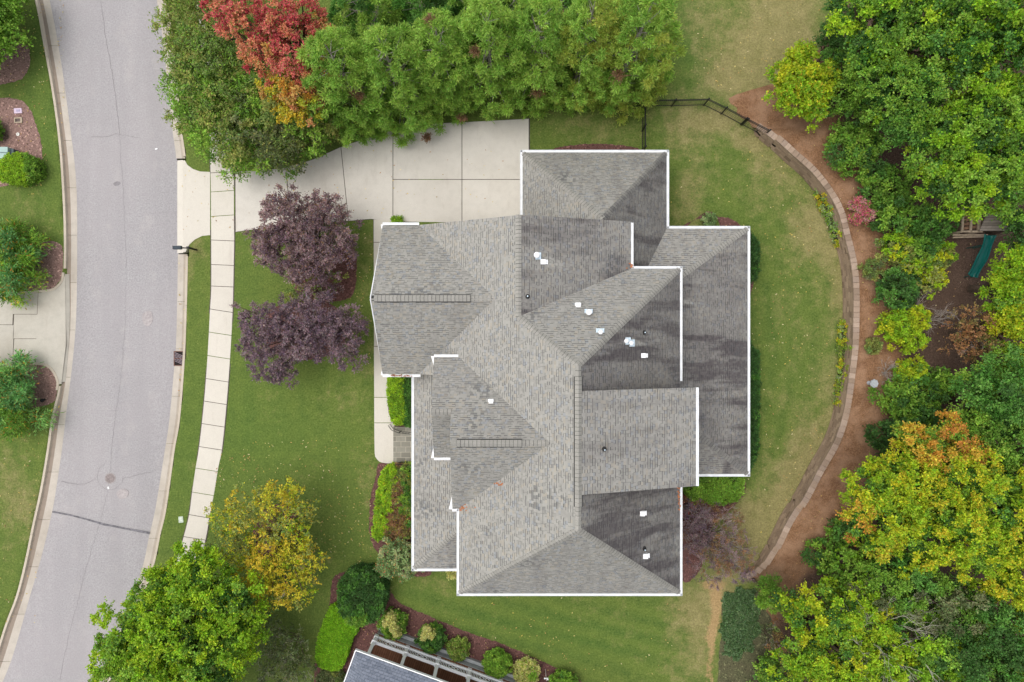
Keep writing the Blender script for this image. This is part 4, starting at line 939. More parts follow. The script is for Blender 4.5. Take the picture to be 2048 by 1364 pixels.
m.add(vs, fs); ob = m.build('chute', simple('green_plastic', (.005,.115,.10), .22, .08, 2), t); sd_ = ob.modifiers.new('thickness','SOLIDIFY'); sd_.thickness = .025; ob.modifiers.new('smooth','SUBSURF').levels = 2; ob.modifiers['smooth'].render_levels = 2
for q in (2,7):
    p = C_[q]; m = MB()
    for s_ in (-.2,.2): m.tube([(p.x+s_,p.y,-.1),(p.x+s_,p.y,p.z)], .03, 8)
    m.build('support', simple('green_support', (.01,.09,.08), .4), t)
# garden ornament by the neighbour's porch
x,y,_ = P(1092,1352,.9); t = thing('garden_ornament', 'small white pinwheel garden ornament on a thin pole beside the yellow shrub', 'garden ornament', (x,y,0))
m = MB(); m.tube([(0,0,-.1),(0,0,1.5)], .015, 8); m.build('pole', WHITE, t); m = MB(); m.box((0,0,1.2),(.18,.05,.05)); m.box((.08,0,1.26),(.1,.1,.12)); m.box((-.1,.02,1.24),(.08,.08,.08)); m.build('head', WHITE, t)

# ---------------------------------------------------------------- vegetation
def nrm(a): return a/np.maximum(np.linalg.norm(a,axis=-1,keepdims=True),1e-6)
def leaf_arrays(c, r, out, col, M, K, L, Wd, up=.6, droop=.15, spread=.8, var=.22, alt=None, altp=0.0, flat=1.0, reach=1.0):
    """leaves on short twigs radiating from every clump. c (N,3) r (N,) out (N,3) col (N,3)"""
    N = len(c); d = rng.normal(size=(N,M,3)); d[...,2] += up; d = nrm(d+out[:,None,:]*.9)
    ln = r[:,None]*rng.uniform(.65,1.12,(N,M))*reach
    t = (np.arange(K)+rng.uniform(.2,.8,(N,M,K)))/K; t = .25+.78*t
    p = c[:,None,None,:]+d[:,:,None,:]*(ln[:,:,None]*t)[...,None]*np.array([1,1,flat])
    p[...,2] -= droop*r[:,None,None]*t*t
    side = nrm(np.cross(d, rng.normal(size=d.shape)))[:,:,None,:]
    ld = nrm(d[:,:,None,:]*.7+side*rng.choice([-1,1],size=(N,M,K,1))*spread+rng.normal(size=(N,M,K,3))*.35)
    nm = nrm(np.array([0,0,.9])+d[:,:,None,:]*.5+rng.normal(size=(N,M,K,3))*.45)
    sd = nrm(np.cross(nm, ld)); lf = rng.uniform(.7,1.25,(N,M,K,1))
    p = p+rng.normal(size=p.shape)*L*.25
    V = np.stack([p, p+ld*L*lf*.5+sd*Wd*lf*.5, p+ld*L*lf, p+ld*L*lf*.5-sd*Wd*lf*.5], 3).reshape(-1,3)
    cc = np.broadcast_to(col[:,None,None,:], (N,M,K,3)).copy()
    if alt is not None:
        alt = np.asarray(alt); ch = rng.random((N,M,K)) < altp; cc[ch] = alt[rng.integers(0,len(alt),ch.sum())]
    cc = cc*(1+var*rng.normal(size=(N,M,K,1)))*(1+.08*rng.normal(size=(N,M,K,3)))
    tw = 1+.12*rng.normal(size=(N,M,1,1)); cc = np.clip(cc*tw, .004, .9)
    return V, np.repeat(cc.reshape(-1,3), 4, axis=0)
def crown_mesh(name, parts):
    V = np.concatenate([p[0] for p in parts]); C = np.concatenate([p[1] for p in parts])
    me = np_mesh(name, V, np.arange(len(V)).reshape(-1,4), LEAF)
    at = me.attributes.new('col','FLOAT_COLOR','POINT'); at.data.foreach_set('color', np.concatenate([C,np.ones((len(C),1))],1).astype(np.float32).reshape(-1))
    return me
# palettes: linear albedo
GAIN = dict(frond=2.1, ivy=1.3, purple=1.35, plum=1.45, yellow=1.1, cream=1.1, red=1.15, coral=1.1, clip=1.55, deep=1.5, dark=1.9, dull=1.6, sage=1.5, gold=1.2, pink=1.1, conif=1.72, conify=1.5, green=1.5, lime=1.25, olive=1.6)
PAL = dict(frond=[(.09,.20,.06),(.12,.23,.06),(.07,.16,.05)], ivy=[(.12,.20,.085),(.16,.24,.11),(.09,.16,.06)],
 lime=[(.24,.41,.02),(.31,.46,.022),(.18,.33,.018)], green=[(.14,.26,.03),(.19,.32,.04),(.10,.20,.025)], dark=[(.05,.13,.02),(.075,.17,.03),(.04,.095,.02)],
 deep=[(.04,.10,.024),(.055,.13,.03),(.034,.08,.018)], yellow=[(.52,.52,.025),(.45,.49,.025),(.56,.50,.03)], ylime=[(.35,.43,.018),(.42,.46,.02),(.25,.37,.018)],
 orange=[(.54,.28,.045),(.46,.22,.045),(.56,.38,.05)], red=[(.62,.17,.14),(.50,.09,.10),(.64,.24,.14)], coral=[(.66,.30,.13),(.60,.18,.11),(.64,.38,.11)],
 purple=[(.21,.145,.15),(.145,.095,.11),(.26,.18,.18)], plum=[(.175,.125,.145),(.125,.085,.11),(.215,.155,.17)], olive=[(.17,.20,.05),(.22,.24,.06),(.13,.19,.05)], gold=[(.56,.42,.035),(.50,.44,.035),(.42,.42,.035)],
 conif=[(.175,.285,.045),(.20,.31,.05),(.15,.26,.04)], conify=[(.27,.34,.055),(.23,.32,.05),(.30,.35,.06)], dull=[(.10,.13,.05),(.14,.16,.07),(.08,.10,.04)],
 turf=[(.22,.44,.02),(.26,.48,.025),(.19,.40,.02)], clip=[(.20,.33,.02),(.26,.40,.02),(.16,.28,.02)], cream=[(.62,.60,.22),(.56,.56,.18)], brown=[(.22,.13,.07),(.28,.16,.08)], grey=[(.24,.26,.20),(.18,.2,.15)], pink=[(.62,.16,.22),(.66,.30,.33)], sage=[(.22,.30,.12),(.28,.34,.16),(.16,.24,.09)], rust=[(.24,.17,.06),(.18,.15,.05),(.30,.16,.07)])
PAL = {k: [tuple(min(.85,c*GAIN.get(k,1.22)) for c in q) for q in v] for k,v in PAL.items()}
STY = dict(frond=dict(M=44,K=10,L=.24,Wd=.05,up=.25,droop=.45,spread=.35,reach=1.25),
 broad=dict(M=15,K=7,L=.21,Wd=.13,up=.7,droop=.15), fine=dict(M=24,K=8,L=.13,Wd=.075,up=.6,droop=.1), spray=dict(M=20,K=11,L=.15,Wd=.07,up=.3,droop=.45,spread=1.0,reach=1.25),
 lobed=dict(M=26,K=9,L=.155,Wd=.11,up=.8,droop=.1), shrub=dict(M=16,K=6,L=.10,Wd=.06,up=.6,droop=.05), clipd=dict(M=16,K=4,L=.07,Wd=.05,up=.5,droop=0), needle=dict(M=52,K=6,L=.18,Wd=.042,up=.9,droop=.12,spread=.35,reach=.88), sparse=dict(M=12,K=6,L=.13,Wd=.075,up=.4,droop=.1))
def pick(pal, n, c=None):
    a = np.array(PAL[pal]) if isinstance(pal,str) else np.concatenate([np.array(PAL[p]) for p in pal])
    if c is None: return a[rng.integers(0,len(a),n)]
    # neighbouring clumps lean the same way
    ph = rng.uniform(0,6,3); f = (np.sin(c[:,0]*1.1+ph[0])+np.sin(c[:,1]*1.3+ph[1])+np.sin(c[:,2]*1.2+ph[2]))/3
    k = np.clip((f*.7+.5+rng.normal(size=n)*.22)*len(a),0,len(a)-1).astype(int); return a[k]
def dome(cx, cy, cz, R, Hz, rc, dens=1.0, low=-.35, inner=.35, irregular=.13):
    n = max(5, int(dens*3.0*(1-low)/1.35*(R/rc)*(max(R,Hz)/rc)))
    i = np.arange(n)+.5; z = 1-(1-low)*i/n; a = i*2.39996+rng.uniform(0,6); s = np.sqrt(np.maximum(0,1-z*z))
    ph = rng.uniform(0,6,3); wv = 1+irregular*np.sin(3*a+ph[0])+irregular*.8*np.sin(5*a+ph[1])+irregular*.6*np.sin(8*a+ph[2])
    k = rng.uniform(.80,1.03,n)*wv
    out = np.stack([s*np.cos(a), s*np.sin(a), z],-1)+rng.normal(size=(n,3))*.1
    p = np.stack([out[:,0]*R*k, out[:,1]*R*k, out[:,2]*Hz*rng.uniform(.85,1.05,n)],-1)
    m = int(n*inner); 
    if m:
        o2 = nrm(rng.normal(size=(m,3))); p2 = o2*np.array([R,R,Hz])*rng.uniform(.3,.72,(m,1)); p = np.concatenate([p,p2]); out = np.concatenate([out,o2])
    r = rc*rng.uniform(.75,1.3,len(p)); return p+np.array([cx,cy,cz]), r, nrm(out)
def limbs(mb, base, clumps, zf, r0, n=9, wig=.15):
    base = Vector(base); cc = Vector(clumps.mean(0)); fork = base.lerp(cc, zf); fork.z = base.z+(cc.z-base.z)*zf
    mb.tube([base-Vector((0,0,.2)), base.lerp(fork,.5)+Vector((random.uniform(-.08,.08),random.uniform(-.08,.08),0)), fork], [r0*1.25,r0,r0*.8], 8)
    for k in rng.permutation(len(clumps))[:n]:
        e = Vector(clumps[k]); m_ = fork.lerp(e,.5)+Vector((random.uniform(-wig,wig),random.uniform(-wig,wig),.12*(e-fork).length))
        mb.tube([fork,m_,e], [r0*.55,r0*.32,r0*.1], 5)
def twigs(mb, o, d, L, dep, r, n=3, spread=.7):
    o = Vector(o); d = Vector(d).normalized(); e = o+d*L; mid = o.lerp(e,.5)+Vector((random.gauss(0,.05),random.gauss(0,.05),random.gauss(0,.03)))*L
    mb.tube([o,mid,e], [r,r*.8,r*.55], 4, False)
    if dep:
        for k in range(n):
            st = o.lerp(e, random.uniform(.45,1)); q = d+Vector((random.gauss(0,spread),random.gauss(0,spread),random.gauss(.1,spread*.5)))
            twigs(mb, st, q, L*random.uniform(.5,.8), dep-1, r*.6, n, spread)
def tree(name, label, cat, lobes, H_, sty='broad', pal='green', rc=.6, group=None, dens=1.0, gaps=0, alt=None, altp=0.0, trunk=True, bark=None, base_h=.3, r0=None, twig=0, low=-.35, inner=.35, var=.22, scale=1.0, hz=None, base=None, core=False, irr=.16, inpal=None):
    """lobes: (px,py,rpx[,z_centre_fraction[,palette]]) in survey pixels at crown height"""
    st = dict(STY[sty]); st['L'] *= scale; st['Wd'] *= scale
    st['M'] = max(5,int(st['M']*(rc/.6)**1.1*(1/scale**1.3))) if sty not in ('clipd','shrub') else st['M']
    C_ = []; parts = []; bx_ = base[0] if base else np.mean([l[0] for l in lobes]); by_ = base[1] if base else np.mean([l[1] for l in lobes])
    b0 = P(bx_,by_,HT+H_*.5); zb = hterr(b0[0],b0[1]) if b0[0] > 12 else 0.0
    for l in lobes:
        px,py,rp = l[:3]; zf = l[3] if len(l) > 3 else .62; pl = l[4] if len(l) > 4 else pal
        zc = zb+H_*zf; x,y,_ = P(px,py,zc); R = rp*(H-zc)/F; Hz = (H_*(1-zf)) if hz is None else hz; Hz = min(Hz, R*1.25) if hz is None else Hz
        c,r,o = dome(x,y,zc,max(.05,R-rc*(.55 if trunk else .9)),max(.05,Hz-rc*.4),rc,dens,low,inner,irr)
        c[:,2] = np.maximum(c[:,2], zb+.08)
        if gaps: k = rng.random(len(c)) > gaps; c,r,o = c[k],r[k],o[k]
        cl_ = pick(pl,len(c),c)
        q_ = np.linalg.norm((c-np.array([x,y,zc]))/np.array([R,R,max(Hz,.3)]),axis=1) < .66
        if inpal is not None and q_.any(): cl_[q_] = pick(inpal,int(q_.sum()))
        C_.append(c); parts.append(leaf_arrays(c,r,o,cl_,alt=(np.array(PAL[alt]) if alt else None),altp=altp,var=var,**st))
    C_ = np.concatenate(C_); t = thing(name, label, cat, (b0[0],b0[1],zb), 0, group)
    inv = np.array([b0[0],b0[1],zb])
    parts = [(v-inv, c) for v,c in parts]
    link('crown', crown_mesh(name+'_crown', parts), t)
    mb = MB(); Cl = C_-inv
    if trunk:
        limbs(mb, (0,0,0), Cl, base_h, r0 or .035*H_, min(26, len(Cl)//4+3))
    else:
        for k in rng.permutation(len(Cl))[:8]: mb.tube([(0,0,-.1), Vector(Cl[k])*.5+Vector((0,0,.03)), Cl[k]], [.03,.02,.008], 5)
    mb.build('trunk' if trunk else 'stems_core', bark or BARK, t)
    if twig:
        mb = MB()
        for k in rng.permutation(len(Cl))[:twig]:
            d = Vector(Cl[k])-Vector((0,0,H_*.4)); d.z = abs(d.z)+.3; twigs(mb, Vector(Cl[k])-d.normalized()*.5, d, rc*random.uniform(.9,1.5), 3, .014, 3)
        mb.build('bare_twigs', TWIG, t)['kind'] = 'stuff'
    return t
def conifer(label, X, Y, H_, R, pal, group, name='conifer_tree', zb=0.0, alt='brown'):
    t = thing(name, label, 'tree', (X,Y,zb), 0, group); c = []; out = []
    n_lv = int(H_/.64)
    for k in range(n_lv):
        f = k/(n_lv-1); z = .35+f*(H_-.6); rr = R*(1-f**2.4)*random.uniform(.82,1.12)+.12; m = max(2,int(2*pi*rr/1.0)); a0 = random.uniform(0,6)
        for j in range(m):
            a = a0+2*pi*j/m+random.gauss(0,.14); q = rr*random.uniform(.72,1.12 if k > 2 else .98)
            c.append((q*cos(a),q*sin(a),z+random.gauss(0,.12))); out.append((cos(a)*.9,sin(a)*.9,.45))
            if rr > 1.0 and random.random() < .30: c.append((q*.55*cos(a+.3),q*.55*sin(a+.3),z+.1)); out.append((cos(a)*.4,sin(a)*.4,.9))
    c = np.array(c); out = nrm(np.array(out)); r = .43*rng.uniform(.75,1.2,len(c))
    col = pick(pal,len(c),c+np.array([X,Y,0]))
    br = (rng.random(len(c)) < .012); col[br] = np.array(PAL[alt][0])
    link('crown', crown_mesh('conifer_crown', [leaf_arrays(c,r,out,col,var=.16,**STY['needle'])]), t)
    mb = MB(); mb.tube([(0,0,-.2),(0,0,H_*.5),(0,0,H_-.3)], [.16,.10,.02], 8)
    for k in rng.permutation(len(c))[:60]: mb.tube([(0,0,max(.2,c[k][2]-.25)), Vector(c[k])], [.03,.01], 4, False)
    mb.build('trunk', BARK_G, t); return t
def hedge(name, label, cat, poly, h_, pal, sty='clipd', rc=.16, group=None, alt=None, altp=0, zb=0.0, palf=None, scale=1.0, rough=.04, sp=None):
    """clipped planting filling a pixel polygon measured at its top height"""
    W = np.array([P(x,y,zb+h_)[:2] for x,y in smooth_closed(poly,8)]); c0 = W.mean(0); sp = sp or rc*.95
    x0,y0 = W.min(0); x1,y1 = W.max(0); gx_,gy_ = np.meshgrid(np.arange(x0,x1,sp),np.arange(y0,y1,sp)); g = np.stack([gx_.ravel(),gy_.ravel()],-1)+rng.uniform(-sp*.4,sp*.4,(gx_.size,2))
    def inside(p):
        r_ = np.zeros(len(p),bool)
        for i in range(len(W)):
            a,b = W[i],W[(i+1)%len(W)]; cnd = ((a[1]>p[:,1]) != (b[1]>p[:,1])); xi = (b[0]-a[0])*(p[:,1]-a[1])/(b[1]-a[1]+1e-12)+a[0]; r_ ^= cnd & (p[:,0] < xi)
        return r_
    g = g[inside(g)]; dist = np.min(np.linalg.norm(g[:,None,:]-W[None],axis=2),1); ez = np.minimum(dist,rc*2)/(rc*2)
    top = np.concatenate([g, (h_-rc*.5-(1-ez)**2*rc*.9+rng.normal(size=len(g))*rough)[:,None]],1); o = [np.tile([0,0,1.],(len(g),1))+np.concatenate([nrm(g-c0)*(1-ez)[:,None],np.zeros((len(g),1))],1)]; c = [top]
    for z in np.arange(rc*.5, h_-rc, sp*1.1):
        q = W[::1]; n2 = nrm(q-c0); m = q-n2*rc*.6+rng.normal(size=q.shape)*.03; c.append(np.concatenate([m,np.full((len(m),1),z)],1)); o.append(np.concatenate([n2,np.full((len(m),1),.3)],1))
    c = np.concatenate(c); o = nrm(np.concatenate(o)); r = rc*rng.uniform(.8,1.2,len(c)); st = dict(STY[sty]); st['L'] *= scale; st['Wd'] *= scale
    col = pick(pal,len(c),c*2)
    if palf is not None:
        px = 1024+c[:,0]*F/(H-c[:,2]); py = 682-c[:,1]*F/(H-c[:,2])
        for fn,pl in palf: k = fn(px+rng.normal(size=len(px))*3,py+rng.normal(size=len(px))*3); col[k] = pick(pl,int(k.sum()))
    inv = np.array([c0[0],c0[1],zb]); c3 = c+np.array([0,0,zb])-inv
    v,cc = leaf_arrays(c3,r,o,col,alt=(np.array(PAL[alt]) if alt else None),altp=altp,**st)
    t = thing(name,label,cat,(c0[0],c0[1],zb),0,group); link('foliage', crown_mesh(name+'_foliage',[(v,cc)]), t)
    mb = MB(); mb.prism([((x-c0[0])*.88,(y-c0[1])*.88) for x,y in W[::2]], -.05, h_-rc*1.1); mb.build('stems_core', simple('hedge_core',(.05,.055,.02),.95,.3,12), t)  # added solid core, dark to stand for the hedge's shaded interior
    return t
def ball(name, label, px, py, rp, h_, pal, sty='shrub', rc=.2, cat='shrub', asp=1.0, extra=(), **kw):
    kw.setdefault('irr', .05); kw.setdefault('dens', 1.25)
    return tree(name, label, cat, [(px,py,rp,.48)]+list(extra), h_, sty, pal, rc=rc, trunk=False, hz=h_*.52, low=-.6, inner=.25, **kw)

# --- street side, top-left
tree('maple_tree','bright green maple crown cut by the top-left corner of the picture','tree',[(-30,60,75,.6),(8,28,46,.62),(25,8,36,.6),(-60,0,90,.66),(-70,100,70,.6)],3.4,'lobed','green',rc=.6,base=(-110,30))
ball('shrub','dark green shrub at the picture edge in the mulch left of the lilac cover',-18,260,24,1.0,'green')
hedge('clipped_bush','large round clipped yellow-green bush beside the teal utility box','shrub',[(0,318),(14,307),(34,304),(54,309),(66,320),(70,338),(62,352),(44,361),(20,363),(0,360),(-14,350),(-16,332)],1.1,'clip',rc=.17,palf=[(lambda x,y:x>52,'green')],rough=.06)
for lab,cx,cy in (('drooping green shrub with orange tips above the neighbour drive, in faded mulch',22,518),('drooping green shrub with orange tips below the neighbour drive, beside the black path light',20,795)):
    tree('crape_myrtle',lab,'shrub',[(cx-14,cy,60,.6),(cx+16,cy-12,38,.55),(cx-5,cy-45,38,.55),(cx+8,cy+42,38,.52),(cx-35,cy,60,.6)],2.2,'frond',['frond','green'],rc=.62,irr=.34,dens=.85,alt='orange',altp=.06,base_h=.2)
# --- olive trees over the street corner
g = 'olive green trees at the street corner above the driveway'
tree('street_tree','olive green fine-leaved tree overhanging the street kerb at the top edge','tree',[(385,30,62,.6),(430,100,80,.62),(380,130,50,.55),(450,10,60,.6)],5,'spray','olive',rc=.55,group=g,alt='green',altp=.25)
tree('street_tree','olive green fine-leaved tree over the upper end of the sidewalk','tree',[(430,160,60,.58),(395,210,62,.58),(455,200,70,.62),(440,265,62,.56),(520,200,60,.6)],4.8,'spray',['olive','green'],rc=.55,group=g,alt='green',altp=.25)
tree('street_tree','green fine-leaved tree drooping over the driveway entrance','tree',[(510,280,70,.6),(570,240,70,.62),(560,300,48,.55),(620,265,48,.58),(480,310,35,.5),(635,220,60,.6)],4.6,'spray',['green','olive','dull'],rc=.52,group=g,alt='olive',altp=.2)
tree('red_maple','red maple turning orange and yellow, above the olive street trees','tree',[(445,25,38,.68,'red'),(500,40,50,.7,'red'),(560,50,46,.7,'red'),(600,70,45,.7,['red','red','coral']),(530,110,46,.66,['red','coral']),(585,130,45,.66,['red','coral']),(645,100,22,.66,'red'),(560,185,38,.6,['coral','gold']),(600,180,45,.62,['coral','orange']),(590,225,32,.56,'gold'),(640,215,28,.58,['gold','green']),(605,205,40,.58,['gold','coral']),(560,215,26,.55,['gold','olive']),(645,140,26,.6,['coral','gold']),(660,60,26,.62,['coral','olive']),(610,20,40,.7,'red')],9.5,'lobed','red',rc=.36,alt='olive',altp=.14,gaps=.26,inner=.15,scale=.65,dens=1.0,irr=.25)
# --- row of conifers behind the driveway
g = 'feathery green conifers in a dense row behind the driveway'
desc = ['feathery mid green conifer beside the red maple','bright green conifer with pale tips, second from the red maple','dark feathery conifer with brown dead sprays, in the middle left of the row','bright green conifer in the middle of the row, tall and pale at its tip','mid green conifer right of the middle of the row','yellow-green conifer second from the right end of the row','pale yellow-green conifer at the right end of the row beside the open lawn']
for i,(X,Y,h_,R_,pl) in enumerate([(-9.4,14.9,10.5,2.5,'conif'),(-6.7,15.2,10.3,2.4,'conif'),(-4.0,16.2,9.6,2.3,'conif'),(-1.3,16.5,11,2.35,'conif'),(1.4,16.6,10.6,2.35,'conif'),(4.1,16.7,11.4,2.4,['conif','conify']),(6.9,16.6,11.8,2.4,['conify','conif'])]):
    conifer(desc[i],X,Y,h_,R_,pl,g)
d2 = ['shaded conifer behind the red maple side of the row','dark conifer in the back row, second from the left','dark conifer in the back row with rusty dead branches','dark conifer in the back row, above the driveway slabs','dark conifer in the back row, fifth from the left','dark conifer in the back row nearest the open lawn']
for i,(X,Y,h_) in enumerate([(-8.4,18.9,8.5),(-5.4,19.2,7.5),(-2.6,19.6,8),(0.2,19.4,7.5),(2.9,19.8,8.5),(5.9,20.1,8.5)]):
    conifer(d2[i],X,Y,h_,2.2,['conif','dark'],'conifers of the back row',alt='brown')
# --- front garden
tree('plum_tree','upper dark purple-leaved plum tree beside the driveway','tree',[(575,440,52,.6),(555,412,26,.62),(640,470,62,.62),(570,495,52,.58),(665,425,34,.6),(680,500,38,.58),(625,530,50,.56),(530,490,32,.56),(640,405,26,.6)],5.2,'fine','purple',scale=.85,gaps=.12,irr=.2,rc=.36,alt='brown',altp=.06,group='purple plum trees in the front lawn',dens=1.05,twig=4)
tree('plum_tree','lower dark purple-leaved plum tree with bare grey twigs, in the front lawn','tree',[(530,650,48,.6),(590,640,48,.6),(650,640,50,.6),(690,670,42,.58),(545,715,46,.58),(510,690,30,.56),(695,710,32,.55),(615,690,45,.6),(565,745,28,.55),(700,640,30,.55),(500,640,22,.56)],5.0,'fine','plum',scale=.85,gaps=.14,irr=.2,rc=.36,alt='purple',altp=.3,group='purple plum trees in the front lawn',dens=.95,twig=10)
tree('low_shrub','low green and bronze shrub showing between the two plum trees','shrub',[(630,575,42,.55),(665,565,30,.55),(590,590,26,.5)],2.2,'sparse',['olive','purple'],rc=.35,trunk=False,twig=4)
tree('autumn_tree','airy yellow and green tree turning gold beside the sidewalk','tree',[(455,1035,36,.6),(500,1020,45,.62,['olive','gold']),(555,1000,42,.62,['olive','gold']),(595,1030,40,.6,['olive','lime']),(480,1090,45,.6),(540,1110,50,.64),(600,1090,42,.6),(620,1120,30,.56),(520,1160,46,.6),(580,1165,50,.6),(540,1190,30,.55),(560,1060,35,.6,'olive'),(592,980,18,.6)],6,'sparse',['gold','ylime','olive'],rc=.36,alt='gold',altp=.25,dens=1.25,gaps=.16,twig=10,inner=.4,irr=.22)
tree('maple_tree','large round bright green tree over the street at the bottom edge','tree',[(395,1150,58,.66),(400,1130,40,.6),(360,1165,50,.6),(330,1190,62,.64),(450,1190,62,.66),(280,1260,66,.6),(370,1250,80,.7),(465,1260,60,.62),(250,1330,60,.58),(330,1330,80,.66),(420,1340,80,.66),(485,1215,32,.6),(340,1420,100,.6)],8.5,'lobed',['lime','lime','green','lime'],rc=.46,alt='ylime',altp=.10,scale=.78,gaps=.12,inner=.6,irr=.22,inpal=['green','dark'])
tree('dull_shrub','dull grey-green twiggy shrub between the big green tree and the lime hedge','shrub',[(545,1265,38,.55),(580,1290,42,.55),(555,1330,45,.55),(600,1340,36,.5)],2.8,'sparse','dull',rc=.4,trunk=False,twig=26,dens=1.1)
hedge('lime_hedge','flat-topped bright lime clipped hedge beside the dark green round bush','hedge',[(668,1212),(690,1225),(712,1258),(702,1280),(690,1318),(680,1338),(664,1341),(640,1334),(632,1322),(636,1280),(648,1245),(660,1216)],.7,[ 'turf'],rc=.12,rough=.008,sp=.10)
hedge('clipped_bush','large dark green clipped round bush on mulch between the lawn and the porch','shrub',[(722,1144),(748,1152),(765,1175),(768,1203),(758,1230),(735,1248),(710,1254),(690,1240),(676,1215),(674,1185),(684,1160),(702,1147)],1.7,['deep','deep','dark'],'shrub',rc=.22,rough=.06,palf=[(lambda x,y:(y>1232)&(x<735),'green')])
hedge('low_hedge','small dull green plant at the foot of the lime hedge','shrub',[(640,1350),(680,1350),(690,1375),(690,1410),(630,1410)],.6,['olive','dull'],'shrub',rc=.2)
g = 'round shrubs in the mulch bed along the porch'
ball('round_shrub','green shrub with cream variegated patches, nearest the porch corner',787,1247,29,1.2,'green',group=g,rc=.16,alt='cream',altp=.05,extra=[(783,1236,12,.8,'cream'),(790,1252,11,.82,'cream'),(796,1262,8,.75,'cream'),(774,1240,7,.7,'cream')])
ball('round_shrub','green round shrub with a cream patch on its upper side, second from the porch corner',863,1276,29,1.2,['green','dark'],group=g,rc=.16,extra=[(855,1262,10,.8,'cream'),(864,1266,8,.8,'cream'),(848,1270,7,.7,'cream')])
ball('round_shrub','small plain olive green round shrub in the middle of the porch bed',916,1297,24,1.0,'olive',group=g,rc=.16,alt='green',altp=.4)
ball('round_shrub','plain mid green round shrub left of the pale yellow shrub',993,1327,30,1.2,'green',group=g,rc=.16)
ball('round_shrub','pale cream-yellow round shrub with some green',1053,1342,27,1.1,'cream',group=g,rc=.16,alt='lime',altp=.15,extra=[(1064,1346,11,.75,'green')])
ball('round_shrub','dark green round shrub right of the white garden ornament, cut by the bottom edge',1126,1366,28,1.2,['green','dark'],group=g)
hedge('box_hedge','clipped lime green rectangular hedge between the front walk and the house','hedge',[(777,753),(800,750),(826,752),(827,800),(826,850),(800,849),(784,843),(777,815),(775,780)],1.0,'clip',rc=.15,palf=[(lambda x,y:x>808,'dark')],rough=.03)  # darker leaf colour paints shade on the east side
hedge('foundation_hedge','long shrub bed that goes from lime to brown beside the porch, its shaded east side painted dark green','hedge',[(772,937),(800,932),(828,935),(829,1000),(826,1068),(790,1078),(765,1081),(748,1075),(748,1050),(754,1000),(762,955)],1.1,'clip','shrub',rc=.18,palf=[(lambda x,y:x+(y-1000)*.16>782,['brown','olive']),(lambda x,y:x+(y-1000)*.1>803,['dark','green','olive']),(lambda x,y:(y>1030)&(x>775)&(x<815),['brown','rust'])],rough=.07,alt='gold',altp=.05)  # brown is leaf colour; dark green paints shade on the east side
tree('loose_shrub','loose pale green shrub with reddish tips at the porch roof corner','shrub',[(790,1105,36,.5),(815,1120,38,.5),(780,1130,26,.45)],1.9,'shrub','sage',rc=.24,trunk=False,alt='coral',altp=.07,twig=5)
ball('small_shrub','small bright yellow shrub peeping out under the eave at the south-west corner',905,1143,15,.7,'cream')
ball('small_shrub','small lime green shrub at the driveway end of the front walk',794,443,14,.7,'clip')
ball('small_shrub','small grey-green shrub under the north eave of the rear roof',1418,440,16,.7,'sage')
hedge('foundation_hedge','dark green hedge strip against the upper east wall','hedge',[(1488,462),(1504,466),(1517,490),(1518,520),(1514,550),(1502,562),(1488,560)],1.0,['deep','dark'],'shrub',rc=.2)
hedge('foundation_hedge','long narrow dark green hedge strip against the lower east wall','hedge',[(1488,690),(1506,694),(1517,705),(1518,800),(1515,900),(1507,925),(1488,930)],1.0,['deep','dark'],'shrub',rc=.2)
hedge('foundation_hedge','square bright green hedge under the south-east roof corner','hedge',[(1380,948),(1482,948),(1486,975),(1476,1000),(1440,1008),(1400,1004),(1380,995)],1.2,'green','shrub',rc=.22)
tree('bare_shrub','hazy half-bare purple-brown small tree at the south-east house corner','shrub',[(1395,1030,36,.55),(1440,1050,46,.6),(1405,1090,46,.6),(1465,1100,46,.58),(1430,1130,40,.55),(1385,1080,30,.5),(1480,1140,26,.5)],2.8,'sparse',[ 'plum','purple','brown'],rc=.32,twig=110,gaps=.25,scale=.62,dens=1.1,bark=simple('plum_bark',(.12,.09,.09),.9,.3,9),inner=.3)
ball('barberry_shrub','small dark red shrub against the wall below the dormer roof',1374,1012,24,1.0,[ 'plum','brown'],alt='red',altp=.15)
# --- wall vines
for lab,pl in (('yellow-green vine trailing over the upper part of the stone wall',[(1640,375),(1655,395),(1668,420),(1680,450),(1688,480),(1682,490),(1672,460),(1660,430),(1645,400)]),('yellow-green vine trailing over the middle of the stone wall',[(1694,640),(1706,650),(1709,690),(1706,720),(1699,760),(1692,800),(1682,812),(1682,780),(1688,720),(1686,680)])):
    hedge('wall_vine',lab,'vine',pl,.7,['olive','gold','sage'],'shrub',rc=.2,sp=.22,scale=1.0,rough=.2,alt='lime',altp=.3)
hedge('wall_vine','thin yellow weeds on the stone wall near its northern end','vine',[(1610,322),(1622,330),(1640,352),(1650,372),(1642,372),(1626,350)],.5,['olive','sage'],'shrub',rc=.13,sp=.34,rough=.2)
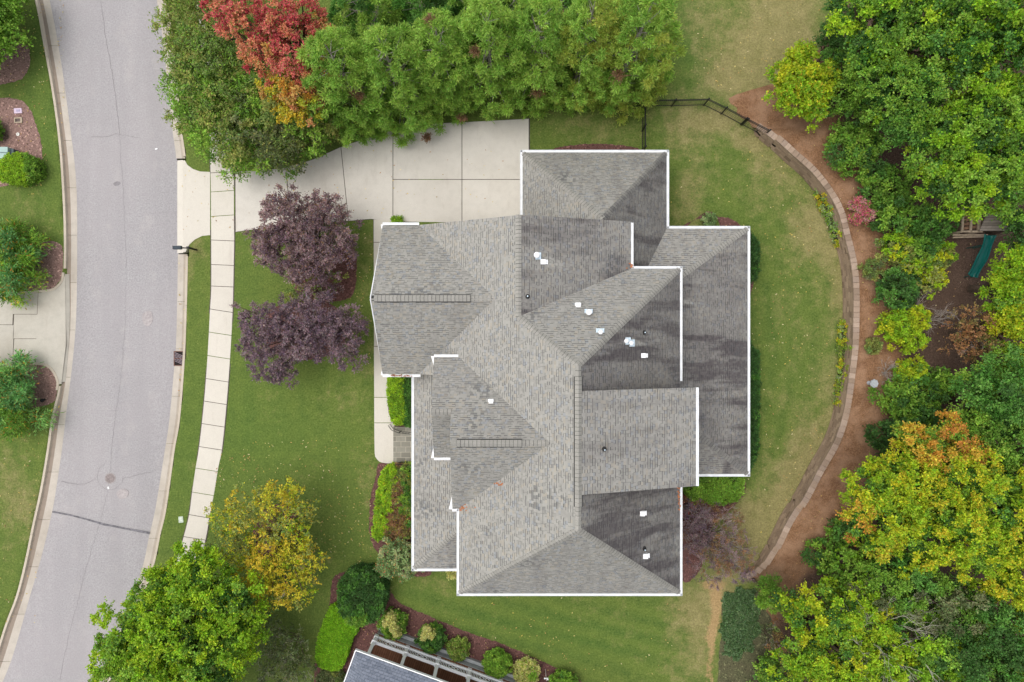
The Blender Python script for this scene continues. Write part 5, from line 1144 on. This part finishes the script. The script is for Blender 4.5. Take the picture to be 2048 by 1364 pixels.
# --- trees and shrubs on the straw bank
def bankz(px,py): p = P(px,py,HT+1); return hterr(p[0],p[1])
tree('sapling','yellow-green young tree standing alone on the straw north of the wall','tree',[(1600,160,46,.6),(1600,115,26,.6),(1640,175,36,.58),(1575,190,32,.56),(1615,205,36,.56),(1560,145,24,.55),(1655,140,20,.55)],4.5,'shrub',['ylime','lime'],rc=.34,scale=1.5,dens=1.2,alt='gold',altp=.10,irr=.26,gaps=.08)
tree('arborvitae','dense dark green evergreen bush right of the yellow-green young tree','shrub',[(1685,175,55,.55),(1710,210,36,.5),(1680,130,36,.5)],4,'fine',['dark','green'],rc=.4,low=-.5)
tree('arborvitae','dense dark green evergreen bush at the edge of the northern lawn','shrub',[(1665,75,34,.55),(1680,105,26,.5)],4,'fine','dark',rc=.4,low=-.5)
ball('laurel_shrub','dark green spreading shrub just below the young yellow-green tree',1708,298,56,2.0,['dark','green'],'shrub',rc=.38,scale=1.6)
ball('laurel_shrub','round dark green shrub above the pink shrub',1768,378,52,2.2,['dark','dark','green'],rc=.38,scale=1.6)
tree('laurel_shrub','wide dark green shrub touching the pink shrub, left of the play tower','shrub',[(1790,430,48,.5),(1850,455,52,.52),(1830,500,40,.5)],2.4,'shrub',['dark','green'],rc=.38,scale=1.6,trunk=False,low=-.5)
tree('pink_shrub','small shrub covered in pink blossom at the top of the wall bend','shrub',[(1718,412,18,.5),(1730,428,18,.5),(1712,438,13,.45)],1.3,'shrub','pink',rc=.16,trunk=False,gaps=.1,alt='green',altp=.25,dens=.9)
tree('azalea_shrub','yellow-green shrub with grey bare twigs below the wide dark shrub','shrub',[(1790,495,40,.5),(1840,530,48,.52),(1878,510,30,.5),(1860,560,32,.5)],2.0,'shrub',['ylime','olive','lime'],rc=.32,scale=1.3,trunk=False,twig=24,low=-.5)
ball('azalea_shrub','round dark green shrub in front of the yellow-green twiggy one',1795,578,44,1.9,['deep','dark'],rc=.3,scale=1.3,twig=3)
ball('azalea_shrub','small brownish green shrub nearest the widest bend of the wall',1745,538,24,1.2,['olive','dull'],rc=.24,twig=3)
tree('azalea_shrub','bright lime shrub in the middle of the straw bed','shrub',[(1790,655,36,.5),(1825,640,36,.52),(1815,680,32,.5),(1775,650,20,.45)],1.8,'shrub',['ylime','lime'],rc=.28,scale=1.3,trunk=False,twig=7,low=-.5)
ball('round_shrub','small round bronze-green shrub on open straw beside the wall',1747,691,19,.9,['olive','rust'],rc=.2)
tree('azalea_shrub','small lime shrub right above the stone birdbath','shrub',[(1825,740,28,.5),(1808,750,22,.5),(1838,752,18,.45)],1.6,'shrub',['ylime','lime'],rc=.26,scale=1.3,trunk=False,twig=3,low=-.5)
def bare(label, px, py, L, n_, r_=.02, h_=1.2, name='bare_shrub', dep=3, zb=None, bark=TWIG):
    p = P(px,py,HT+h_*.6); z = hterr(p[0],p[1]); t = thing(name,label,'shrub',(p[0],p[1],z)); mb = MB()
    for k in range(n_): a = random.uniform(0,6.3); twigs(mb,(0,0,0),(cos(a)*.8,sin(a)*.8,random.uniform(.6,1.2)),L*random.uniform(.8,1.2),dep,r_,3,.55)
    mb.build('branches', bark, t); return t
bare('grey leafless shrub on the leaf litter right of the bright lime shrub',1868,640,.75,9)
bare('smaller grey leafless shrub right beside the small lime shrub',1785,745,.65,8)
bare('grey leafless shrub below the slide, behind the bright lime shrub',1850,605,.6,7)
tree('laurel_shrub','wide dark green shrub directly behind the stone birdbath','shrub',[(1795,795,46,.5),(1845,785,46,.52),(1880,765,34,.5),(1830,825,46,.5)],2.2,'shrub',['dark','green'],rc=.36,scale=1.6,trunk=False,low=-.5)
tree('laurel_shrub','dark green shrub left of the orange tree','shrub',[(1770,875,40,.5),(1820,870,46,.52),(1860,850,40,.5)],2.4,'shrub',['dark','deep'],rc=.36,scale=1.6,trunk=False,low=-.5)
# woodland trees
g = 'woodland trees along the east side'
WD = lambda lab,lobes,h_,pal,**kw: tree(kw.pop('name','woodland_tree'),lab,'tree',lobes,h_,kw.pop('sty','lobed'),pal,scale=kw.pop('scale',.8),rc=kw.pop('rc',.72),group=g,**kw)
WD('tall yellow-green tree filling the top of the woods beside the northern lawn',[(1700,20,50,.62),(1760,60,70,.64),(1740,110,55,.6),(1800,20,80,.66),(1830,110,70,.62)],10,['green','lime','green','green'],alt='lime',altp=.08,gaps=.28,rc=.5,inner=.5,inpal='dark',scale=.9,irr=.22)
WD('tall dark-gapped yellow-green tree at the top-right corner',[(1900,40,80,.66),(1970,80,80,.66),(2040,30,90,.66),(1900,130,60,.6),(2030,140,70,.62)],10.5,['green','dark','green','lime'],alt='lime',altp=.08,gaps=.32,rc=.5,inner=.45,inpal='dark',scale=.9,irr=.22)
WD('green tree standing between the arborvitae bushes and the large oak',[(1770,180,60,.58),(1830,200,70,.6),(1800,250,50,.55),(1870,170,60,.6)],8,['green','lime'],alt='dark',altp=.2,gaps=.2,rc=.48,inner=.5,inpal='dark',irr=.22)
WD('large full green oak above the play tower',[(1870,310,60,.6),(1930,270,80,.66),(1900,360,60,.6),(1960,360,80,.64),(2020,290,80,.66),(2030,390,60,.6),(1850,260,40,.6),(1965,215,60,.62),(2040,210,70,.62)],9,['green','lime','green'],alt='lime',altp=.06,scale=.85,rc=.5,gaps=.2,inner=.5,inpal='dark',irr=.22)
WD('dark tree at the right edge behind the play tower',[(2045,470,45,.6),(2060,430,50,.6)],6,['green','dark'])
WD('bright lime tree right of the green slide',[(2022,525,38,.6),(2012,580,44,.58),(2045,560,50,.62),(1995,612,30,.55)],6.5,['lime','lime','green'],rc=.5,alt='ylime',altp=.15)
WD('yellow-lime tree at the right edge below the slide',[(2030,640,44,.62),(2045,690,44,.6),(2005,650,28,.6)],6.8,['ylime','lime'],rc=.5,alt='yellow',altp=.2)
tree('rusty_tree','thin rust-brown tree beside the leaf litter at the woods edge','tree',[(1935,650,40,.6),(1960,690,40,.6),(1985,640,34,.58),(1925,690,30,.55)],4.5,'sparse','rust',rc=.42,gaps=.2,twig=18,dens=1.2,group=g)
WD('dark green tree in the deep woods right of the birdbath',[(1960,790,60,.62),(2010,760,60,.62),(1990,840,60,.6),(2045,820,60,.62),(1935,840,40,.55)],8,['green','dark'],rc=.62)
WD('green tree filling the woods between the slide trees and the deep woods',[(2010,720,40,.6),(2045,745,40,.6)],6,['green','lime'],rc=.5)
WD('dark green tree behind the orange tree at the right edge',[(1950,900,60,.6),(2010,900,60,.62),(2050,930,60,.62)],7,['dark','green'],rc=.62)
WD('orange autumn tree at the top of the yellow trees',[(1835,895,44,.64,'orange'),(1885,885,52,.66,'orange'),(1925,905,38,.62,'orange'),(1870,925,36,.66,['orange','gold']),(1785,925,40,.6,'ylime'),(1815,870,30,.58,['orange','gold'])],8.5,'orange',rc=.42,scale=.8,gaps=.15,irr=.22,inner=.5,inpal='green',alt='gold',altp=.2,name='autumn_tree')
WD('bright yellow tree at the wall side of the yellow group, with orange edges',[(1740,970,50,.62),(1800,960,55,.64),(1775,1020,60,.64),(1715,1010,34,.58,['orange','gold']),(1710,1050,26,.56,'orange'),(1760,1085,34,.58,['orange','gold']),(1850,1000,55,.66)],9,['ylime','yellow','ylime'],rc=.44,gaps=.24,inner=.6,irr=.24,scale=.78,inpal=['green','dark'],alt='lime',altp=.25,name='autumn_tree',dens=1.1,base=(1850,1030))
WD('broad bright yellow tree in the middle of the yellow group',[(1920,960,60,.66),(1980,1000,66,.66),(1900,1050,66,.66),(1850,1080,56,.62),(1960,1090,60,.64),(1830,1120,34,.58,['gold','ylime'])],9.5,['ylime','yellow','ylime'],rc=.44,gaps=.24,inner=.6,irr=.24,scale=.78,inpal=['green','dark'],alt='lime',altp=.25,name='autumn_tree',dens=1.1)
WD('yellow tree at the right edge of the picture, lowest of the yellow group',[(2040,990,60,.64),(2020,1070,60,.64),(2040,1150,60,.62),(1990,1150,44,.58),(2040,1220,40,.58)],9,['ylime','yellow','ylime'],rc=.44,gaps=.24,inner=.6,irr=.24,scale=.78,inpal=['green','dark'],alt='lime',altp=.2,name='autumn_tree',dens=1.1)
ball('laurel_shrub','dark green round shrub on the straw below the wall, left of the woods',1640,1110,34,1.8,['dark','green'],rc=.34,scale=1.5)
ball('laurel_shrub','dark green shrub under the left edge of the yellow tree',1690,1060,38,1.8,['dark','green'],rc=.34,scale=1.5)
WD('lime-leaved small tree at the lower end of the straw bed',[(1690,1140,36,.58),(1665,1175,30,.55),(1720,1120,36,.58)],5,['lime','green'],rc=.46,sty='broad')
WD('muted dark green tree below the yellow group',[(1790,1150,60,.6),(1850,1190,66,.62),(1750,1190,50,.58),(1900,1210,60,.6),(1790,1090,34,.55)],7.5,['dark','green','dull'],rc=.58)
WD('large yellow-lime tree at the bottom edge',[(1610,1230,42,.6),(1670,1220,55,.64),(1730,1240,55,.64),(1600,1300,46,.6),(1670,1310,66,.66),(1750,1300,55,.64),(1590,1360,46,.6),(1700,1380,80,.64),(1570,1200,24,.55)],9,['lime','ylime','lime'],rc=.46,gaps=.22,inner=.6,irr=.24,scale=.8,inpal=['green','dark'],alt='ylime',altp=.15)
WD('green tree at the bottom edge right of the yellow-lime tree',[(1830,1280,60,.62),(1890,1300,66,.64),(1820,1350,60,.6),(1900,1380,80,.62)],8,['green','lime','dark'],rc=.6)
WD('dark green tree at the bottom-right corner',[(1960,1240,60,.62),(2010,1290,66,.64),(2040,1350,70,.62),(1970,1340,60,.62)],8.5,['green','dark'],rc=.6)
p = P(1800,1310,8); t = thing('dead_tree','pale leafless dead tree among the green crowns at the bottom edge','tree',(p[0],p[1],HT),0,None); mb = MB()
mb.tube([(0,0,-.2),(.1,0,3),(0,.1,5)],[.16,.12,.08],7); mb.build('trunk', BARK_G, t); mb = MB()
for k in range(9): a = k*.75; twigs(mb,(0,.05,4.2+.1*k),(cos(a),sin(a),random.uniform(.6,1.0)),1.9,3,.035,3,.5)
mb.build('branches', simple('pale_dead_wood',(.42,.40,.33),.9,.15,5), t)
tree('young_tree','green sapling with a slim trunk at the lower end of the stone wall','tree',[(1535,1170,22,.6),(1548,1195,24,.6),(1525,1200,16,.55)],3.2,'needle','green',rc=.34)
tree('loose_shrub','thin rust and green shrub at the shady lawn edge, bottom','shrub',[(1545,1280,26,.5),(1560,1320,28,.5),(1540,1250,20,.5)],2.2,'sparse',['rust','dull','olive'],rc=.34,trunk=False,gaps=.15,twig=12)
hedge('ground_ivy','blue-green ground ivy patch beside the bare clay strip','ground cover',[(1452,1186),(1466,1190),(1478,1174),(1490,1184),(1510,1180),(1506,1200),(1524,1212),(1512,1240),(1522,1262),(1504,1280),(1508,1304),(1486,1302),(1474,1326),(1464,1308),(1446,1312),(1452,1288),(1440,1262),(1450,1236),(1444,1212)],.10,'ivy','shrub',rc=.11,sp=.14,rough=.03,alt='deep',altp=.2)
tree('woodland_shrub','dark green understorey bush at the very bottom beside the yellow-lime tree','shrub',[(1535,1335,30,.5),(1545,1380,40,.5)],2.4,'shrub',['dark','green'],rc=.34,scale=1.5,trunk=False)

mb = MB(); mb.prism([P(*p)[:2] for p in smooth_closed([(225,366),(234,362),(240,366),(234,371),(226,370)],3)], ROADZ+.03, ROADZ+.0545)
structure('oil_stain', mb, simple('oil_stain', (.24,.225,.235), .85, .2, 8))
# ---------------------------------------------------------------- fallen leaves
def litter(name, regions, cols, size=.05):
    V = []; C = []
    for (x0,x1,y0,y1,n_,zf) in regions:
        px = rng.uniform(x0,x1,n_); py = rng.uniform(y0,y1,n_)
        kl = np.interp(py, KRs[:,1], KRs[:,0]); 
        for a,b in zip(px,py):
            x,y,_ = P(a,b); z = zf if zf is not None else hterr(x,y)
            th = random.uniform(0,6.3); s_ = size*random.uniform(.6,1.5); c,s = cos(th)*s_, sin(th)*s_
            z += .03
            V += [(x-c,y-s,z),(x+s*.5,y-c*.5,z+.012),(x+c,y+s,z+.004),(x-s*.5,y+c*.5,z+.015)]; q = cols[random.randrange(len(cols))]; f = random.uniform(.7,1.2); C += [tuple(min(.9,k*f) for k in q)]*4
    V = np.array(V); me = np_mesh(name, V, np.arange(len(V)).reshape(-1,4), LEAF)
    at = me.attributes.new('col','FLOAT_COLOR','POINT'); at.data.foreach_set('color', np.concatenate([np.array(C),np.ones((len(C),1))],1).astype(np.float32).reshape(-1))
    return tag(link(name, me), 'scattered small fallen leaves lying on the lawns and beds', 'fallen leaves', None, 'stuff')
litter('fallen_leaves', [(480,1040,300,430,90,0),(355,375,520,1000,50,-.10),(110,126,0,450,60,-.1),(355,470,320,470,25,0),(480,745,880,1150,330,0),(430,500,900,980,40,0),(640,745,1000,1140,60,0),(0,95,0,400,170,0),(0,80,850,1250,60,0),(1380,1640,0,200,120,0),(1340,1680,300,1100,240,0),(1530,1700,180,900,150,None),(1560,1640,900,1160,60,None),(1700,1950,450,760,180,None),(690,1150,1230,1364,160,0),(700,745,440,740,50,0),(800,1380,1190,1364,50,0)],
    [(.62,.50,.20),(.66,.58,.35),(.50,.32,.12),(.60,.45,.12),(.40,.22,.10)])
